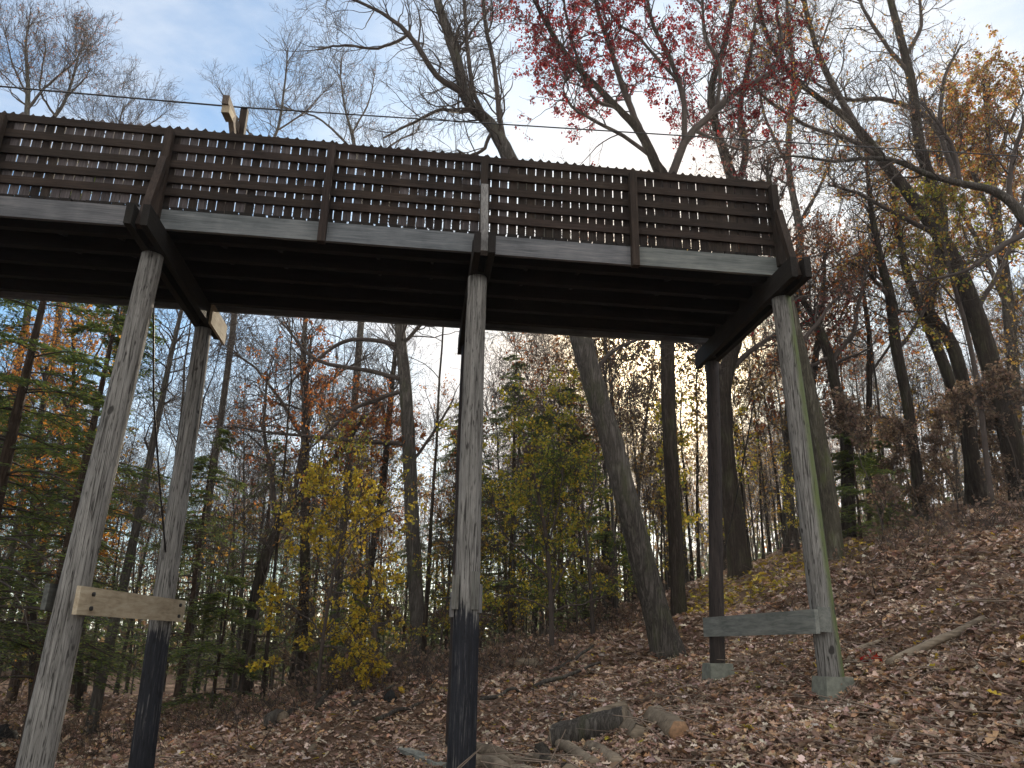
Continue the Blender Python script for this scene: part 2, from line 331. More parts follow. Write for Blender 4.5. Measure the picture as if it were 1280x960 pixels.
# rails
T0 = ZT+.120
BT = [.066, .29, .51, .73, .92]
def rail_side(side):
    yo = D if side == 0 else D+Wd; sg = 1 if side == 0 else -1
    for a in range(len(PX)-1):
        xa, xb = PX[a]+.004, PX[a+1]-.004
        pk = MB(); x = xa-.02
        while x < xb+.01:
            wv = .1015*jit(.06); zt = T0+rng.uniform(-.012, .006); zb = ZR+.05+rng.uniform(.0, .014)
            ya = yo+sg*(.040+rng.uniform(0, .004)); yb = ya+sg*.018; lean = rng.uniform(-.004, .004)
            pale = rng.random() < (.5 if a < 3 else .34 if a < 5 else .08)
            col = tuple(q*jit(.25)*np.array((3.0, 3.6, 4.6))) if (pale and (q := 1.0)) else tone(.3)
            V = []
            for yy in (ya, yb): V += [(x, yy, zb), (x+wv, yy, zb), (x+wv+lean, yy, zt-.055), (x+wv/2+lean, yy, zt), (x+lean, yy, zt-.055)]
            pk.add(V, [np.array([(0, 1, 2, 3, 4), (9, 8, 7, 6, 5)]), np.array([(0, 5, 6, 1), (1, 6, 7, 2), (2, 7, 8, 3), (3, 8, 9, 4), (4, 9, 5, 0)])], col=col)
            gp = .0130*jit(.35) if a < 6 else (.013 if rng.random() < (.75 if x < xa+.9 else .3) else .003)
            x += wv+gp
        po = pb(pk, 'picket_screen', W_PICK)
        for zt_ in BT:
            bd = MB(); dz = rng.uniform(-.008, .008, 2); h_ = .10 if zt_ < .1 else .104
            z1, z2 = ZT-zt_-h_*.0, 0
            za, zb2 = T0-zt_+dz[0], T0-zt_+dz[1]
            y1, y2 = sorted((yo+sg*.002, yo+sg*.038))
            V = [(xa, y1, za-h_), (xa, y1, za), (xa, y2, za-h_), (xa, y2, za), (xb, y1, zb2-h_), (xb, y1, zb2), (xb, y2, zb2-h_), (xb, y2, zb2)]
            bd.add(V, np.array([(0, 1, 3, 2), (4, 6, 7, 5), (0, 4, 5, 1), (2, 3, 7, 6), (0, 2, 6, 4), (1, 5, 7, 3)]), col=tone(.22))
            pbuild(bd, 'rail_board', W_RAIL, po, False)
    for i, x in enumerate(PX):
        s = MB(); bent = i in (1, 3, 5, 7)
        zlo = (ZB-.05 if side == 0 else ZB+.03) if not bent else ZB+.12
        y1, y2 = sorted((yo-sg*.092, yo-sg*.002)); lx = rng.uniform(-.012, .012)
        s.bar((x+rng.uniform(-.006, .006), (y1+y2)/2, zlo), (x+lx, (y1+y2)/2, ZT-.035), .092, .090, (0, 1, 0), col=tone(.2))
        pb(s, 'rail_post', wood_post)
wood_post = wood('brown_posts', (0.0126, 0.0086, 0.0063), (0.0317, 0.0219, 0.0162), (0.0576, 0.0432, 0.0328), 2)
rail_side(0); rail_side(1)
# bents: double caps, poles, braces
def pole(name, x, yb, yt, zb, zt, rb, rt, mtl, xb=None, par=br):
    s = MB(); N = 26; tt = np.linspace(0, 1, N)
    xb = x if xb is None else xb
    P = np.stack([xb+(x-xb)*tt+.012*np.sin(tt*5+x), yb+(yt-yb)*tt+.010*np.sin(tt*4+1+x), zb+(zt-zb)*tt], 1)
    rr = rb+(rt-rb)*tt**.85; s.tubes(P[None], rr[None], 22, caps=True, ridge=.012)
    return pbuild(s, name, mtl, par, True)
for i in (-0, 1, 3, 5, 7):
    if i == 0: continue
    x = PX[i]
    yn, yf = 8.02, 11.45
    for sx in (-1, 1):
        s = MB(); s.box(x+sx*.046-(.08 if sx < 0 else 0), x+sx*.046+(.08 if sx > 0 else 0), yn+rng.uniform(-.03, .03), yf+rng.uniform(-.03, .03), ZC, ZB-.003, col=tone(.2)); pb(s, 'cap_beam', W_DARK)
    for ya, yb in ((8.55, 8.90), (10.9, 11.2)):
        s = MB(); s.box(x-.043, x+.043, ya, yb, ZC+.02, ZB-.02); pb(s, 'spacer_block', W_DARK)
    for yy, sg, ye in ((D-.05, 1, yn+.12), (D+Wd+.05, -1, yf-.12)):
        s = MB(); s.bar((x, ye, ZC+.05), (x, yy-sg*.05, ZT-.46), .085, .088, (1, 0, 0), col=tone(.15)); pb(s, 'outrigger_brace', W_SPL if i == 5 else wood_post)
    # block bolted against the outer cap ends
    s = MB(); s.box(x-.125, x+.125, 8.42, 8.52, ZB+.0, ZB+.10) ; 
    if i == 5: pb(s, 'cap_block', W_DARK)
gz = lambda xx, yy: h1(xx, yy)-.35
LB, CB, RB = PX[3], PX[5], PX[7]
pole('front_pole', CB-.02, 8.74, 8.72, gz(.56, 8.74), ZC-.002, .158, .118, P_TARC, CB-.015)
pole('rear_pole', CB+.03, 11.1, 11.08, gz(.54, 11.1), ZC-.002, .115, .105, P_DARK, CB+.035)
pole('front_pole', LB-.05, 8.74, 8.74, gz(-3.36, 8.74), ZC-.002, .172, .125, P_GREY, LB-.235)
pole('rear_pole', LB-.03, 11.08, 11.05, gz(-3.3, 11.05), ZC-.002, .155, .118, P_TARL, LB+.09)
pole('front_pole', RB+.03, 8.72, 8.66, h1(4.7, 8.72)-.02, ZC-.002, .142, .118, P_MOSS, RB+.22)
pole('rear_pole', RB+.03, 11.1, 11.1, h1(4.3, 11.1)+.02, ZC-.002, .108, .10, P_DARK, RB-.19)
pole('front_pole', PX[1], 8.74, 8.74, gz(PX[1], 8.74), ZC-.002, .17, .125, P_GREY)
pole('rear_pole', PX[1], 11.08, 11.05, gz(PX[1], 11.05), ZC-.002, .155, .118, P_GREY)
# sheath flaps on the centre pole where the tar ends
for a0, zz, hh in ((-2.5, 2.18, .36), (-1.0, 2.2, .40), (-2.95, 2.05, .26), (-.45, 2.12, .3)):
    s = MB(); rr = .158; p = np.array((CB-.018+math.cos(a0)*rr, 8.74+math.sin(a0)*rr, zz))
    s.bar(p-(0, 0, hh/2), p+(0, 0, hh/2), .085, .03, (math.cos(a0), math.sin(a0), 0), col=tone(.2)); pb(s, 'splice_flap', W_SPL)
for zz in (2.28, 2.12):
    s = MB(); s.tubes(np.array([[(CB-.14, 8.72, zz), (CB-.28, 8.70, zz), (CB-.34, 8.70, zz)]]), np.full((1, 3), .008), 6, caps=True); pb(s, 'steel_bolt', STEEL)
# low tie boards
ta, tb_ = np.array((LB-.005, 8.40, 1.985)), np.array((LB+.235, 11.28, 1.99))
s = MB(); s.bar(ta, tb_, .045, .275); o = pb(s, 'tie_board', W_PALE); o['label'] = 'pale new wooden tie board'
for q in (.09, .93):
    for dz in (-.07, .07):
        c0 = ta+(tb_-ta)*q+(.016, 0, dz); s = MB(); s.tubes(np.array([[c0, c0+(.03, 0, 0), c0+(.034, 0, 0)]]), np.array([[.022, .022, .012]]), 8, caps=True); pb(s, 'bolt_head', STEEL)
s = MB(); s.bar((LB-.40, 8.62, 2.02), (LB-.39, 8.95, 2.02), .05, .26, col=(.55, .55, .55)); pb(s, 'tie_stub', W_GREY)
ta, tb_ = np.array((RB-.01, 8.50, 1.965)), np.array((RB-.30, 11.22, 1.945))
s = MB(); s.bar(ta, tb_, .05, .262); pb(s, 'tie_board', W_GREY)
s = MB(); s.bar((RB+.02, 8.54, 1.99), (RB+.15, 8.50, 1.985), .05, .27, col=(.8, .8, .8)); pb(s, 'tie_stub', W_GREY)
for dz in (-.07, .07):
    s = MB(); c0 = ta+(-.03, .2, dz); s.tubes(np.array([[c0+(.02, 0, 0), c0-(.004, 0, 0), c0-(.008, 0, 0)]]), np.array([[.022, .022, .012]]), 8, caps=True); pb(s, 'bolt_head', STEEL)
# pale board on the far cap end
s = MB(); s.box(LB+.132, LB+.17, 10.75, 11.62, ZC-.02, ZB+.02); pb(s, 'cap_end_board', W_PALE)
# concrete footings
for (xx, yy, hh) in ((PX[7]+.22, 8.72, .2), (PX[7]-.19, 11.1, .28)):
    zb = h1(xx, yy); s = MB(); 
    V = [(xx+sx*a, yy+sy*a, z) for z, a in ((zb-.35, .21), (zb+hh*.85, .16)) for sx, sy in ((-1, -1), (1, -1), (1, 1), (-1, 1))]
    s.add(V, np.array([(0, 3, 2, 1), (4, 5, 6, 7), (0, 1, 5, 4), (1, 2, 6, 5), (2, 3, 7, 6), (3, 0, 4, 7)])); pb(s, 'concrete_footing', CONC)

# ------------------------------------------------------------------ cables and the bracket
def cable(name, pts, r_, label, group=None, sag=0.0, n_=24):
    pts = np.asarray(pts, float); tt = np.linspace(0, 1, n_)
    seg = np.linspace(0, 1, len(pts)); P = np.stack([np.interp(tt, seg, pts[:, k]) for k in range(3)], 1); P[:, 2] -= sag*4*tt*(1-tt)
    s = MB(); s.tubes(P[None], np.full((1, n_), r_), 6, caps=True); return tag(s.build(name, STEEL), label, 'cable', group)
YC = 11.05
A0, A1, A2 = at(-160, 93, YC), at(300, 134, YC), at(1440, 205, YC+1.5)
cable('overhead_cable', [A0, A1], .014, 'thin black overhead cable left of the bracket above the railing', sag=.01)
cable('overhead_cable', [A1, A2], .012, 'thin black overhead cable running right from the bracket past the treetops', sag=.02)
cable('brace_cable', [at(192, 385, 8.75), at(192, 500, 9.3), at(200, 610, 10.4), at(207, 690, 10.9)], .012, 'thin black brace cable slanting between the two left poles')
cable('brace_cable', [at(943, 500, 8.8), at(925, 600, 10), at(906, 688, 11.0)], .009, 'thin dark brace cable slanting beside the dark right rear pole')
bk = empty('cable_bracket', at(303, 170, 11.05), 'weathered timber bracket with slanting arm standing up behind the railing, holding the cable', 'bracket')
pt, pbm = at(306, 138, 11.12), at(306, 175, 11.12)
s = MB(); s.bar((pt[0], 11.12, 7.0), (pt[0], 11.12, pt[2]+.02), .11, .11, (0, 1, 0), col=(1, .9, .8)); pbuild(s, 'post', wood_post, bk, False)
a_, b_ = at(282, 124, 10.35), at(309, 156, 11.25)
b_[0] = a_[0]+.03
wbr = wood('bracket_wood', (.06, .045, .035), (.14, .11, .085), (.22, .18, .14), 1)
s = MB(); s.bar(a_, (pt[0]-.07, 11.3, a_[2]-.02), .10, .16, col=(1, 1, 1)); pbuild(s, 'arm', wbr, bk, False)
s = MB(); s.bar(a_+(.012, .03, -.15), (a_[0]+.03, 10.62, a_[2]-.15), .12, .13); pbuild(s, 'arm_block', W_PALE, bk, False)
s = MB(); s.bar((a_[0]+.05, 10.6, a_[2]-.14), (pt[0], 11.05, a_[2]-.62), .08, .09); pbuild(s, 'knee_brace', wbr, bk, False)

# ------------------------------------------------------------------ tree machinery
def catmull(P, n_):
    P = np.asarray(P, float); k = len(P); Q = np.vstack([2*P[0]-P[1], P, 2*P[-1]-P[-2]])
    u = np.linspace(0, k-1-1e-6, n_); i = u.astype(int); f = (u-i)[:, None]
    a, b_, c_, d_ = Q[i], Q[i+1], Q[i+2], Q[i+3]
    return .5*((2*b_)+(-a+c_)*f+(2*a-5*b_+4*c_-d_)*f**2+(-a+3*b_-3*c_+d_)*f**3)
def grow(r, P, Rr, C, L, ang=(.6, 1.1), t0=.25, N=6, wander=.16, up=.06, rad=(.55, .8), taper=.25, rmin=.003, lw=1.0, tpow=.8, rmax=9.0):
    """C children on a batch of parents P (B,N,3)"""
    B, n_, _ = P.shape
    ln = np.linalg.norm(np.diff(P, axis=1), axis=2).sum(1)
    pr = (ln**lw)*1.0; pr /= pr.sum(); k = r.choice(B, C, p=pr); t_ = t0+(1-t0)*r.random(C)**tpow
    u = t_*(n_-1-1e-6); i = u.astype(int); f = (u-i)[:, None]
    p = P[k, i]*(1-f)+P[k, i+1]*f; T = P[k, i+1]-P[k, i]; T /= np.maximum(np.linalg.norm(T, axis=1, keepdims=True), 1e-9)
    r0 = (Rr[k, i]*(1-f[:, 0])+Rr[k, i+1]*f[:, 0])*r.uniform(*rad, C); r0 = np.minimum(r0, rmax)
    q = r.standard_normal((C, 3)); q -= T*(q*T).sum(1, keepdims=True); q /= np.maximum(np.linalg.norm(q, axis=1, keepdims=True), 1e-9)
    a = r.uniform(*ang, C)[:, None]; d = T*np.cos(a)+q*np.sin(a)
    le = L*r.uniform(.55, 1.25, C)*(1.15-.55*t_)
    out = np.zeros((C, N, 3)); out[:, 0] = p
    for j in range(1, N):
        d = d+r.standard_normal((C, 3))*wander; d[:, 2] += up; d /= np.linalg.norm(d, axis=1, keepdims=True)
        out[:, j] = out[:, j-1]+d*(le/(N-1))[:, None]
    rr = np.maximum(r0[:, None]*(1-(1-taper)*np.linspace(0, 1, N)[None]), rmin)
    return out, rr
def pal(r, cols, n_, j=.25):
    c = np.asarray(cols, float)[r.integers(0, len(cols), n_)]; return c*r.uniform(1-j, 1+j, (n_, 1))*r.uniform(.92, 1.08, (n_, 3))
def leaves(mb, r, P, n_, size, cols, mat_=1, spread=.06, clump=None):
    """leaf blades (a folded kite of two triangles) near the twigs P (B,N,3)"""
    B, k, _ = P.shape
    bi = r.integers(0, B, n_)
    if clump: 
        pool = r.choice(B, max(2, int(B*clump)), replace=False); bi = pool[r.integers(0, len(pool), n_)]
    u = r.random(n_)*(k-1-1e-6); i = u.astype(int); f = (u-i)[:, None]
    c = P[bi, i]*(1-f)+P[bi, i+1]*f + r.standard_normal((n_, 3))*spread
    c[:, 2] -= size*.5
    a = r.standard_normal((n_, 3)); a[:, 2] -= .5; a /= np.linalg.norm(a, axis=1, keepdims=True)
    q = r.standard_normal((n_, 3)); b2 = np.cross(a, q); b2 /= np.maximum(np.linalg.norm(b2, axis=1, keepdims=True), 1e-9); nn = np.cross(a, b2)
    s = size*r.uniform(.6, 1.3, (n_, 1))
    V = np.stack([c-a*s*.5, c+b2*s*.36+nn*s*.12+a*s*.02, c+a*s*.5, c-b2*s*.36+nn*s*.12+a*s*.02], 1).reshape(-1, 3)
    F = (np.arange(n_)[:, None]*4+np.array([[0, 1, 2, 3]]))
    col = np.repeat(pal(r, cols, n_), 4, 0)
    mb.add(V, np.concatenate([F[:, [0, 1, 2]], F[:, [0, 2, 3]]]), mat_, col)

RED = [(0.1840, 0.0096, 0.0160), (0.1360, 0.0080, 0.0160), (0.2480, 0.0176, 0.0160), (0.0880, 0.0096, 0.0144)]
RUST = [(.30, .10, .03), (.22, .075, .03), (.36, .15, .04), (.16, .07, .035)]
GOLD = [(.55, .40, .045), (.44, .33, .04), (.62, .49, .07), (.30, .26, .055)]
OCHRE = [(.30, .20, .05), (.22, .15, .05), (.34, .19, .05), (.20, .17, .06)]
LIME = [(.30, .30, .05), (.24, .26, .05), (.42, .36, .05), (.14, .19, .05)]
PINKB = [(.20, .10, .09), (.15, .08, .07), (.24, .13, .09)]
DEAD = [(.18, .13, .10), (.14, .10, .075), (.24, .175, .14)]

def tree(name, label, cat, Y, path, limbs=(), barkm=B_GREY, twigs=900, limb_auto=8, L1=2.6, L2=1.5, L3=.75, leaf=None, seed=0, t0=.45, up=.05, wander=.2, dY=0.0, ground=True, group=None, crowded=2.3, rmin=.0042, ws=.85):
    """a tree at world depth Y: trunk path of (px, py, width px)"""
    r = np.random.default_rng(1000+seed)
    p3 = [at(q[0], q[1], Y+dY*i/(len(path)-1)) for i, q in enumerate(path)]; pth = np.array([q[:2] for q in path], float); dp = np.gradient(pth, axis=0); inc = np.maximum(np.abs(dp[:, 1])/np.hypot(dp[:, 0], dp[:, 1]), .68)
    w3 = [wpx(q[2]*k_*ws, p) for q, p, k_ in zip(path, p3, inc)]
    if ground:
        b0 = p3[0]; hz = h1(b0[0], b0[1])
        if b0[2] > hz+.05: p3.insert(0, np.array((b0[0]+(b0[0]-p3[1][0])*.15, b0[1], hz-.15))); w3.insert(0, w3[0]*1.08)
        else: p3[0] = np.array((b0[0], b0[1], hz-.15))
    n_ = max(14, len(p3)*5); PP = catmull(np.array([(*p, q) for p, q in zip(p3, w3)]), n_)
    P = PP[:, :3]; rr = np.maximum(PP[:, 3], .006)
    if ground:
        hb = (P[:, 2]-P[0, 2]); rr = rr*(1+.22*np.exp(-np.maximum(hb-.15, 0)/.25))
    P = P + np.cumsum(r.standard_normal(P.shape)*.006, 0)*np.linspace(0, 1, n_)[:, None]
    root = empty(name, (P[0, 0], P[0, 1], P[0, 2]+.15), label, cat, group)
    tm = MB(); tm.tubes(P[None], rr[None], 12, ridge=.05); pbuild(tm, 'trunk', barkm, root)
    cm = MB(); Ls = []
    for lb in limbs:
        lp = [at(q[0], q[1], Y+dY*.6+(q[3] if len(q) > 3 else 0)) for q in lb]; lw = [wpx(q[2]*.85*ws, p) for q, p in zip(lb, lp)]
        pool = np.concatenate([P]+[q_[0] for q_ in Ls]); d0 = np.linalg.norm(pool-lp[0], axis=1); lp[0] = pool[int(np.argmin(d0))] if d0.min() < 1.2 else lp[0]
        Q = catmull(np.array([(*p, q) for p, q in zip(lp, lw)]), 16); Ls.append((Q[:, :3]+np.cumsum(r.standard_normal((16, 3))*.012, 0), np.maximum(Q[:, 3], .004)))
    if Ls:
        LP = np.stack([a for a, _ in Ls]); LR = np.stack([b_ for _, b_ in Ls]); cm.tubes(LP, LR, 7, ridge=.05)
    src = [(P[None], rr[None])]
    allP, allR = [], []
    if limb_auto:
        a, b_ = grow(r, P[None], rr[None], limb_auto, L1, (.5, 1.15), t0, 12, wander, up, (.2, .4), .2, rmin*1.5, tpow=.9); cm.tubes(a, b_, 6)
        def rs(A, B_): 
            i = np.linspace(0, A.shape[1]-1, 12).astype(int); return A[:, i], B_[:, i]
        srcs = [rs(a, b_)]+([rs(LP, LR)] if Ls else [])
    else: srcs = [(LP, LR)]
    tail = max(4, int(n_*.45)); i = np.linspace(n_-tail, n_-1, srcs[0][0].shape[1]).astype(int); srcs.append((P[None, i], rr[None, i]))
    SP = np.concatenate([q[0] for q in srcs]); SR = np.concatenate([q[1] for q in srcs])
    a2, b2 = grow(r, SP, SR, int(twigs*.10)+6, L2*1.25, (.5, 1.15), .2, 9, wander*1.1, up, (.25, .5), .25, rmin*1.2, rmax=.028); cm.tubes(a2, b2, 4)
    at_, bt_ = grow(r, SP, SR, 3*len(SP), L2*1.1, (.1, .6), .86, 9, wander*.9, up, (.6, .9), .25, rmin*1.2, rmax=.03); cm.tubes(at_, bt_, 4)
    a2 = np.concatenate([a2, at_]); b2 = np.concatenate([b2, bt_])
    a3, b3 = grow(r, a2, b2, int(twigs*.5)+10, L3*1.1, (.5, 1.1), .15, 6, wander*.9, up*.8, (.4, .7), .35, rmin, rmax=.013); cm.tubes(a3, b3, 3)
    a4, b4 = grow(r, a3, b3, int(twigs*crowded), L3*.45, (.4, 1.0), .15, 4, wander*.8, up*.8, (.5, .9), .5, rmin*.85, rmax=.008); cm.tubes(a4, b4, 3)
    mats = [B_TWIG if barkm is not B_DARK else B_TWIG]
    if leaf:
        n_l, size, cols = leaf[:3]; cl = leaf[3] if len(leaf) > 3 else None
        leaves(cm, r, a4, n_l, size, cols, 1, size*.5, cl); mats.append(LEAF)
    pbuild(cm, 'crown', mats, root)
    return root
# ------------------------------------------------------------------ the trees one can tell apart
tree('oak_tree', 'big grey oak leaning left, its bare top rising over the middle of the railing', 'tree', 15.2,
 [(838,822,47),(815,745,41),(790,650,37),(765,555,35),(745,490,34),(727,425,33),(705,350,31),(680,285,29),(655,235,28),(635,195,26),(612,155,22),(582,125,19),(568,70,16),(548,10,13),(530,-60,8)],
 [[(578,120,13),(545,95,10),(520,55,9),(490,25,7),(450,5,5),(400,-10,3)],[(505,50,6),(470,60,5),(430,58,4),(395,62,3)],[(596,140,9),(577,137,8),(549,137,6),(514,153,5),(480,172,3)],
  [(633,190,10),(627,150,10),(622,87,8),(610,22,7),(606,-40,4)],[(606,149,8),(592,114,8),(583,61,7),(580,0,6),(574,-60,3)],[(615,165,7),(600,190,6),(585,195,5),(570,188,3)],
  [(560,60,5),(590,40,4),(615,10,3)],[(738,470,9),(770,440,7),(810,425,5),(850,435,3)],[(700,330,9),(660,300,7),(600,310,5)]], B_GREY, 1500, 6, 1.8, 1.3, .8, seed=1, t0=.75)
tree('oak_tree', 'dark oak with crooked stems and deep red leaves above the right railing', 'tree', 17.5,
 [(850,800,26),(846,700,25),(840,600,24),(836,520,24),(834,430,24),(834,330,24),(832,240,24),(818,205,19),(800,168,18),(775,140,16),(745,110,14),(715,80,12),(690,45,10),(668,5,8),(650,-50,5)],
 [[(834,240,19),(840,215,17),(856,172,16),(878,150,14),(905,122,12),(932,104,11),(962,88,9),(975,50,7),(968,10,5),(975,-30,3)],[(800,168,14),(785,130,13),(765,70,11),(748,20,9),(735,-40,6)],[(815,200,9),(780,168,8),(745,150,7),(715,130,6),(705,105,5),(712,90,4)],
  [(858,170,12),(852,120,11),(836,70,10),(815,30,8),(802,-30,5)],[(900,125,9),(898,80,8),(882,40,7),(880,-20,4)],[(775,140,8),(742,120,7),(720,60,6),(705,10,5),(700,-30,3)],[(862,165,8),(900,180,6),(930,190,4),(960,180,3)],[(836,100,7),(800,50,6),(770,30,5),(745,0,3)]],
 B_DARK, 2000, 6, 2.2, 1.5, .85, (28000, .08, RED, .55), seed=2, t0=.72, wander=.26, ws=.74)
tree('oak_tree', 'tall dark tree behind the right rear pole with sparse red leaves over the railing end', 'tree', 19.5,
 [(926,728,33),(916,640,30),(906,560,27),(905,480,24),(918,430,21),(930,370,20),(930,300,19),(920,240,18),(908,200,15),(896,160,13),(890,110,11),(905,60,9),(918,0,6)],
 [[(922,240,13),(932,190,12),(925,140,10),(935,80,8),(945,20,5)],[(908,470,12),(940,440,9),(975,415,7),(1010,400,4)],[(912,470,10),(880,440,8),(850,420,5)]], B_DARK, 1300, 6, 2.2, 1.5, .8, (3500, .08, RED, .3), seed=3, t0=.55)
tree('maple_tree', 'big dark tree at the right edge leaning left with a long crooked bare top', 'tree', 18.0,
 [(1266,560,34),(1250,500,33),(1228,420,30),(1203,350,28),(1178,300,26),(1143,250,24),(1107,205,21),(1078,168,18),(1055,145,15),(1020,120,13),(995,100,11),(972,68,9),(955,30,7),(945,-20,4)],
 [[(1078,168,13),(1048,115,12),(1022,62,10),(1008,5,9),(1003,-40,6)],[(1215,385,10),(1245,340,8),(1262,300,6),(1278,240,3)],[(1100,200,9),(1060,175,8),(1010,160,6),(960,130,5),(930,100,3)],[(1170,290,10),(1120,265,8),(1075,240,6),(1040,232,3)]], B_DARK, 1500, 6, 2.4, 1.5, .8, (2600, .085, OCHRE+RUST[:2], .4), seed=4, t0=.5, wander=.24, ws=.82)
tree('oak_tree', 'forked tree with upright leafless top beside the big leaning tree at right', 'tree', 20.0,
 [(1214,560,20),(1208,500,20),(1190,430,20),(1160,385,19),(1175,330,19),(1178,270,18),(1170,235,17),(1152,180,15),(1146,125,14),(1134,65,12),(1118,0,10),(1110,-50,6)],
 [[(1172,245,11),(1195,210,12),(1178,170,11),(1150,140,10),(1100,122,8),(1060,122,7),(1020,100,4)],[(1140,95,8),(1110,60,7),(1085,20,6),(1072,-10,4)],[(1135,70,8),(1150,30,6),(1145,-20,4)],[(1195,215,10),(1175,160,8),(1180,100,6),(1200,60,3)]], B_DARK, 1400, 6, 2.0, 1.4, .75, (2200, .085, OCHRE+PINKB, .4), seed=5, t0=.55)
tree('leaning_tree', 'grey tree out at the right edge whose long bare limb arches left below the cable', 'tree', 15.0,
 [(1420,600,42),(1400,500,40),(1370,400,36),(1330,325,30),(1285,278,24),(1262,252,20),(1235,236,17),(1200,228,15),(1160,217,13),(1122,200,11),(1085,195,9),(1040,200,7),(1000,194,5),(965,196,3)],
 [[(1285,290,12),(1255,305,9),(1220,330,7),(1180,345,5),(1140,350,3)],[(1262,252,10),(1262,200,8),(1278,150,5)],[(1200,228,8),(1190,180,7),(1160,140,5)]], B_GREY, 900, 5, 1.8, 1.2, .7, seed=6, t0=.5)
tree('hickory_tree', 'bare grey tree between the bridge poles with arching limbs on its left side', 'tree', 24.0,
 [(527,838,26),(521,760,22),(515,650,21),(511,560,20),(506,480,18),(500,420,16),(497,380,15),(494,320,13),(490,260,10),(486,200,6)],
 [[(511,560,9),(505,557,8),(446,552,8),(387,546,6),(335,540,5),(290,530,3)],[(506,500,9),(498,490,8),(470,500,8),(440,512,7),(415,535,5),(390,560,3)],[(505,478,8),(463,464,8),(405,455,7),(376,435,5),(350,405,3)],[(498,432,8),(440,422,7),(390,450,5),(360,480,3)],[(502,430,7),(530,400,6),(560,380,3)],[(512,580,6),(540,540,5),(565,500,3)]],
 B_GREY, 1500, 10, 3.0, 1.8, .95, seed=7, t0=.4, crowded=1.3)
tree('sapling_tree', 'yellow leaved sapling left of the tarred centre pole', 'tree', 14.5,
 [(398,868,5),(402,815,5),(411,760,5),(421,710,4),(432,665,3),(440,635,2)],
 [[(405,800,3),(390,780,3),(365,765,2)],[(410,735,3),(440,720,3),(480,700,2)],[(410,755,3),(430,770,2),(455,800,2)],[(412,750,3),(395,700,2),(380,660,2)],[(422,705,3),(460,660,2),(490,640,2)],[(402,805,3),(425,812,2),(440,825,2)]], B_TWIG, 500, 16, 1.15, .65, .4, (5600, .07, GOLD, .55), seed=8, t0=.15, wander=.12, up=0)
tree('sapling_tree', 'slender yellow leaved sapling further back between the grey hickory and the left poles', 'tree', 18.5,
 [(470,845,6),(468,780,6),(463,720,5),(457,670,4),(446,620,3),(438,590,2)], [[(466,760,3),(430,745,3),(400,735,2)],[(462,710,3),(420,690,3),(385,670,2)],[(457,670,3),(420,640,2),(390,620,2)]], B_TWIG, 500, 14, 1.9, 1.0, .5, (2600, .075, OCHRE+GOLD[3:]+LIME, .45), seed=9, t0=.2, up=0)
tree('maple_tree', 'thin stemmed maple with yellow green leaves just right of the centre pole', 'tree', 17.5,
 [(690,812,7),(688,740,7),(682,670,6),(668,600,5),(655,550,3),(648,510,2)],
 [[(688,750,4),(715,690,4),(735,640,3),(742,590,2)],[(686,720,4),(650,690,4),(625,660,3),(612,620,2)],[(684,690,4),(700,630,3),(705,580,2)],[(688,760,3),(660,750,3),(630,745,2)],[(690,770,3),(730,755,3),(758,745,2)]], B_TWIG, 700, 16, 1.9, .95, .5, (7500, .07, LIME+GOLD[3:]+GOLD[:1], .55), seed=10, t0=.15, up=0, wander=.12)
tree('maple_tree', 'dense low maple with dull green leaves in front of the leaning oak base', 'tree', 18.6,
 [(742,815,6),(740,760,6),(736,700,5),(730,650,4),(726,610,2)],
 [[(740,760,4),(765,720,3),(775,690,2)],[(738,740,4),(705,715,3),(690,690,2)]], B_TWIG, 500, 14, 1.5, .9, .45, (5000, .07, [(.08, .13, .04), (.14, .18, .04), (.3, .3, .05)], .6), seed=11, t0=.1, up=0)
tree('leaning_tree', 'thin grey trunk leaning right between the two left poles', 'tree', 19.5,
 [(120,882,17),(134,820,16),(157,726,14),(176,640,12),(192,563,10),(205,500,9),(222,420,7),(238,350,4)], [], B_GREY, 500, 10, 2.0, 1.2, .7, seed=12, t0=.5)
tree('oak_tree', 'curving dark trunk rising right behind the left rear pole', 'tree', 25.0,
 [(306,882,22),(312,800,20),(324,726,18),(345,665,16),(366,632,14),(400,590,12),(430,560,9),(455,520,6)], [[(345,665,9),(340,600,8),(330,540,6),(335,470,4)],[(366,632,9),(380,560,8),(382,500,6),(390,430,3)]], B_DARK, 900, 9, 2.6, 1.6, .8, (5200, .11, RUST, .5), seed=13, t0=.4)
tree('bare_tree', 'straight slim dark trunk behind the yellow sapling', 'tree', 27.0,
 [(377,864,16),(380,760,15),(382,633,14),(382,505,11),(380,440,8),(384,380,5)], [[(381,560,7),(350,500,6),(320,460,4),(290,440,3)],[(382,520,6),(420,470,5),(450,450,3)]], B_DARK, 1300, 12, 3.0, 1.8, .9, seed=14, t0=.45, up=.08)
tree('bare_tree', 'thin trunk slanting right just left of the grey hickory', 'tree', 27.0,
 [(440,850,11),(458,740,11),(475,633,10),(484,560,9),(492,470,7),(500,400,4)], [], B_DARK, 800, 10, 2.6, 1.6, .8, seed=15, t0=.5)
tree('oak_tree', 'dark trunk dividing high up, standing right of the mossy front pole', 'tree', 19.0,
 [(1062,700,20),(1060,620,19),(1058,554,18),(1046,490,16),(1036,445,15),(1020,405,12),(998,370,9),(985,350,5)], [[(1038,452,10),(1055,430,9),(1068,415,8),(1075,380,6),(1085,330,4)],[(1036,450,7),(1010,455,6),(985,450,4)]], B_DARK, 800, 8, 2.0, 1.3, .7, (1000, .10, RUST, .3), seed=16, t0=.5)
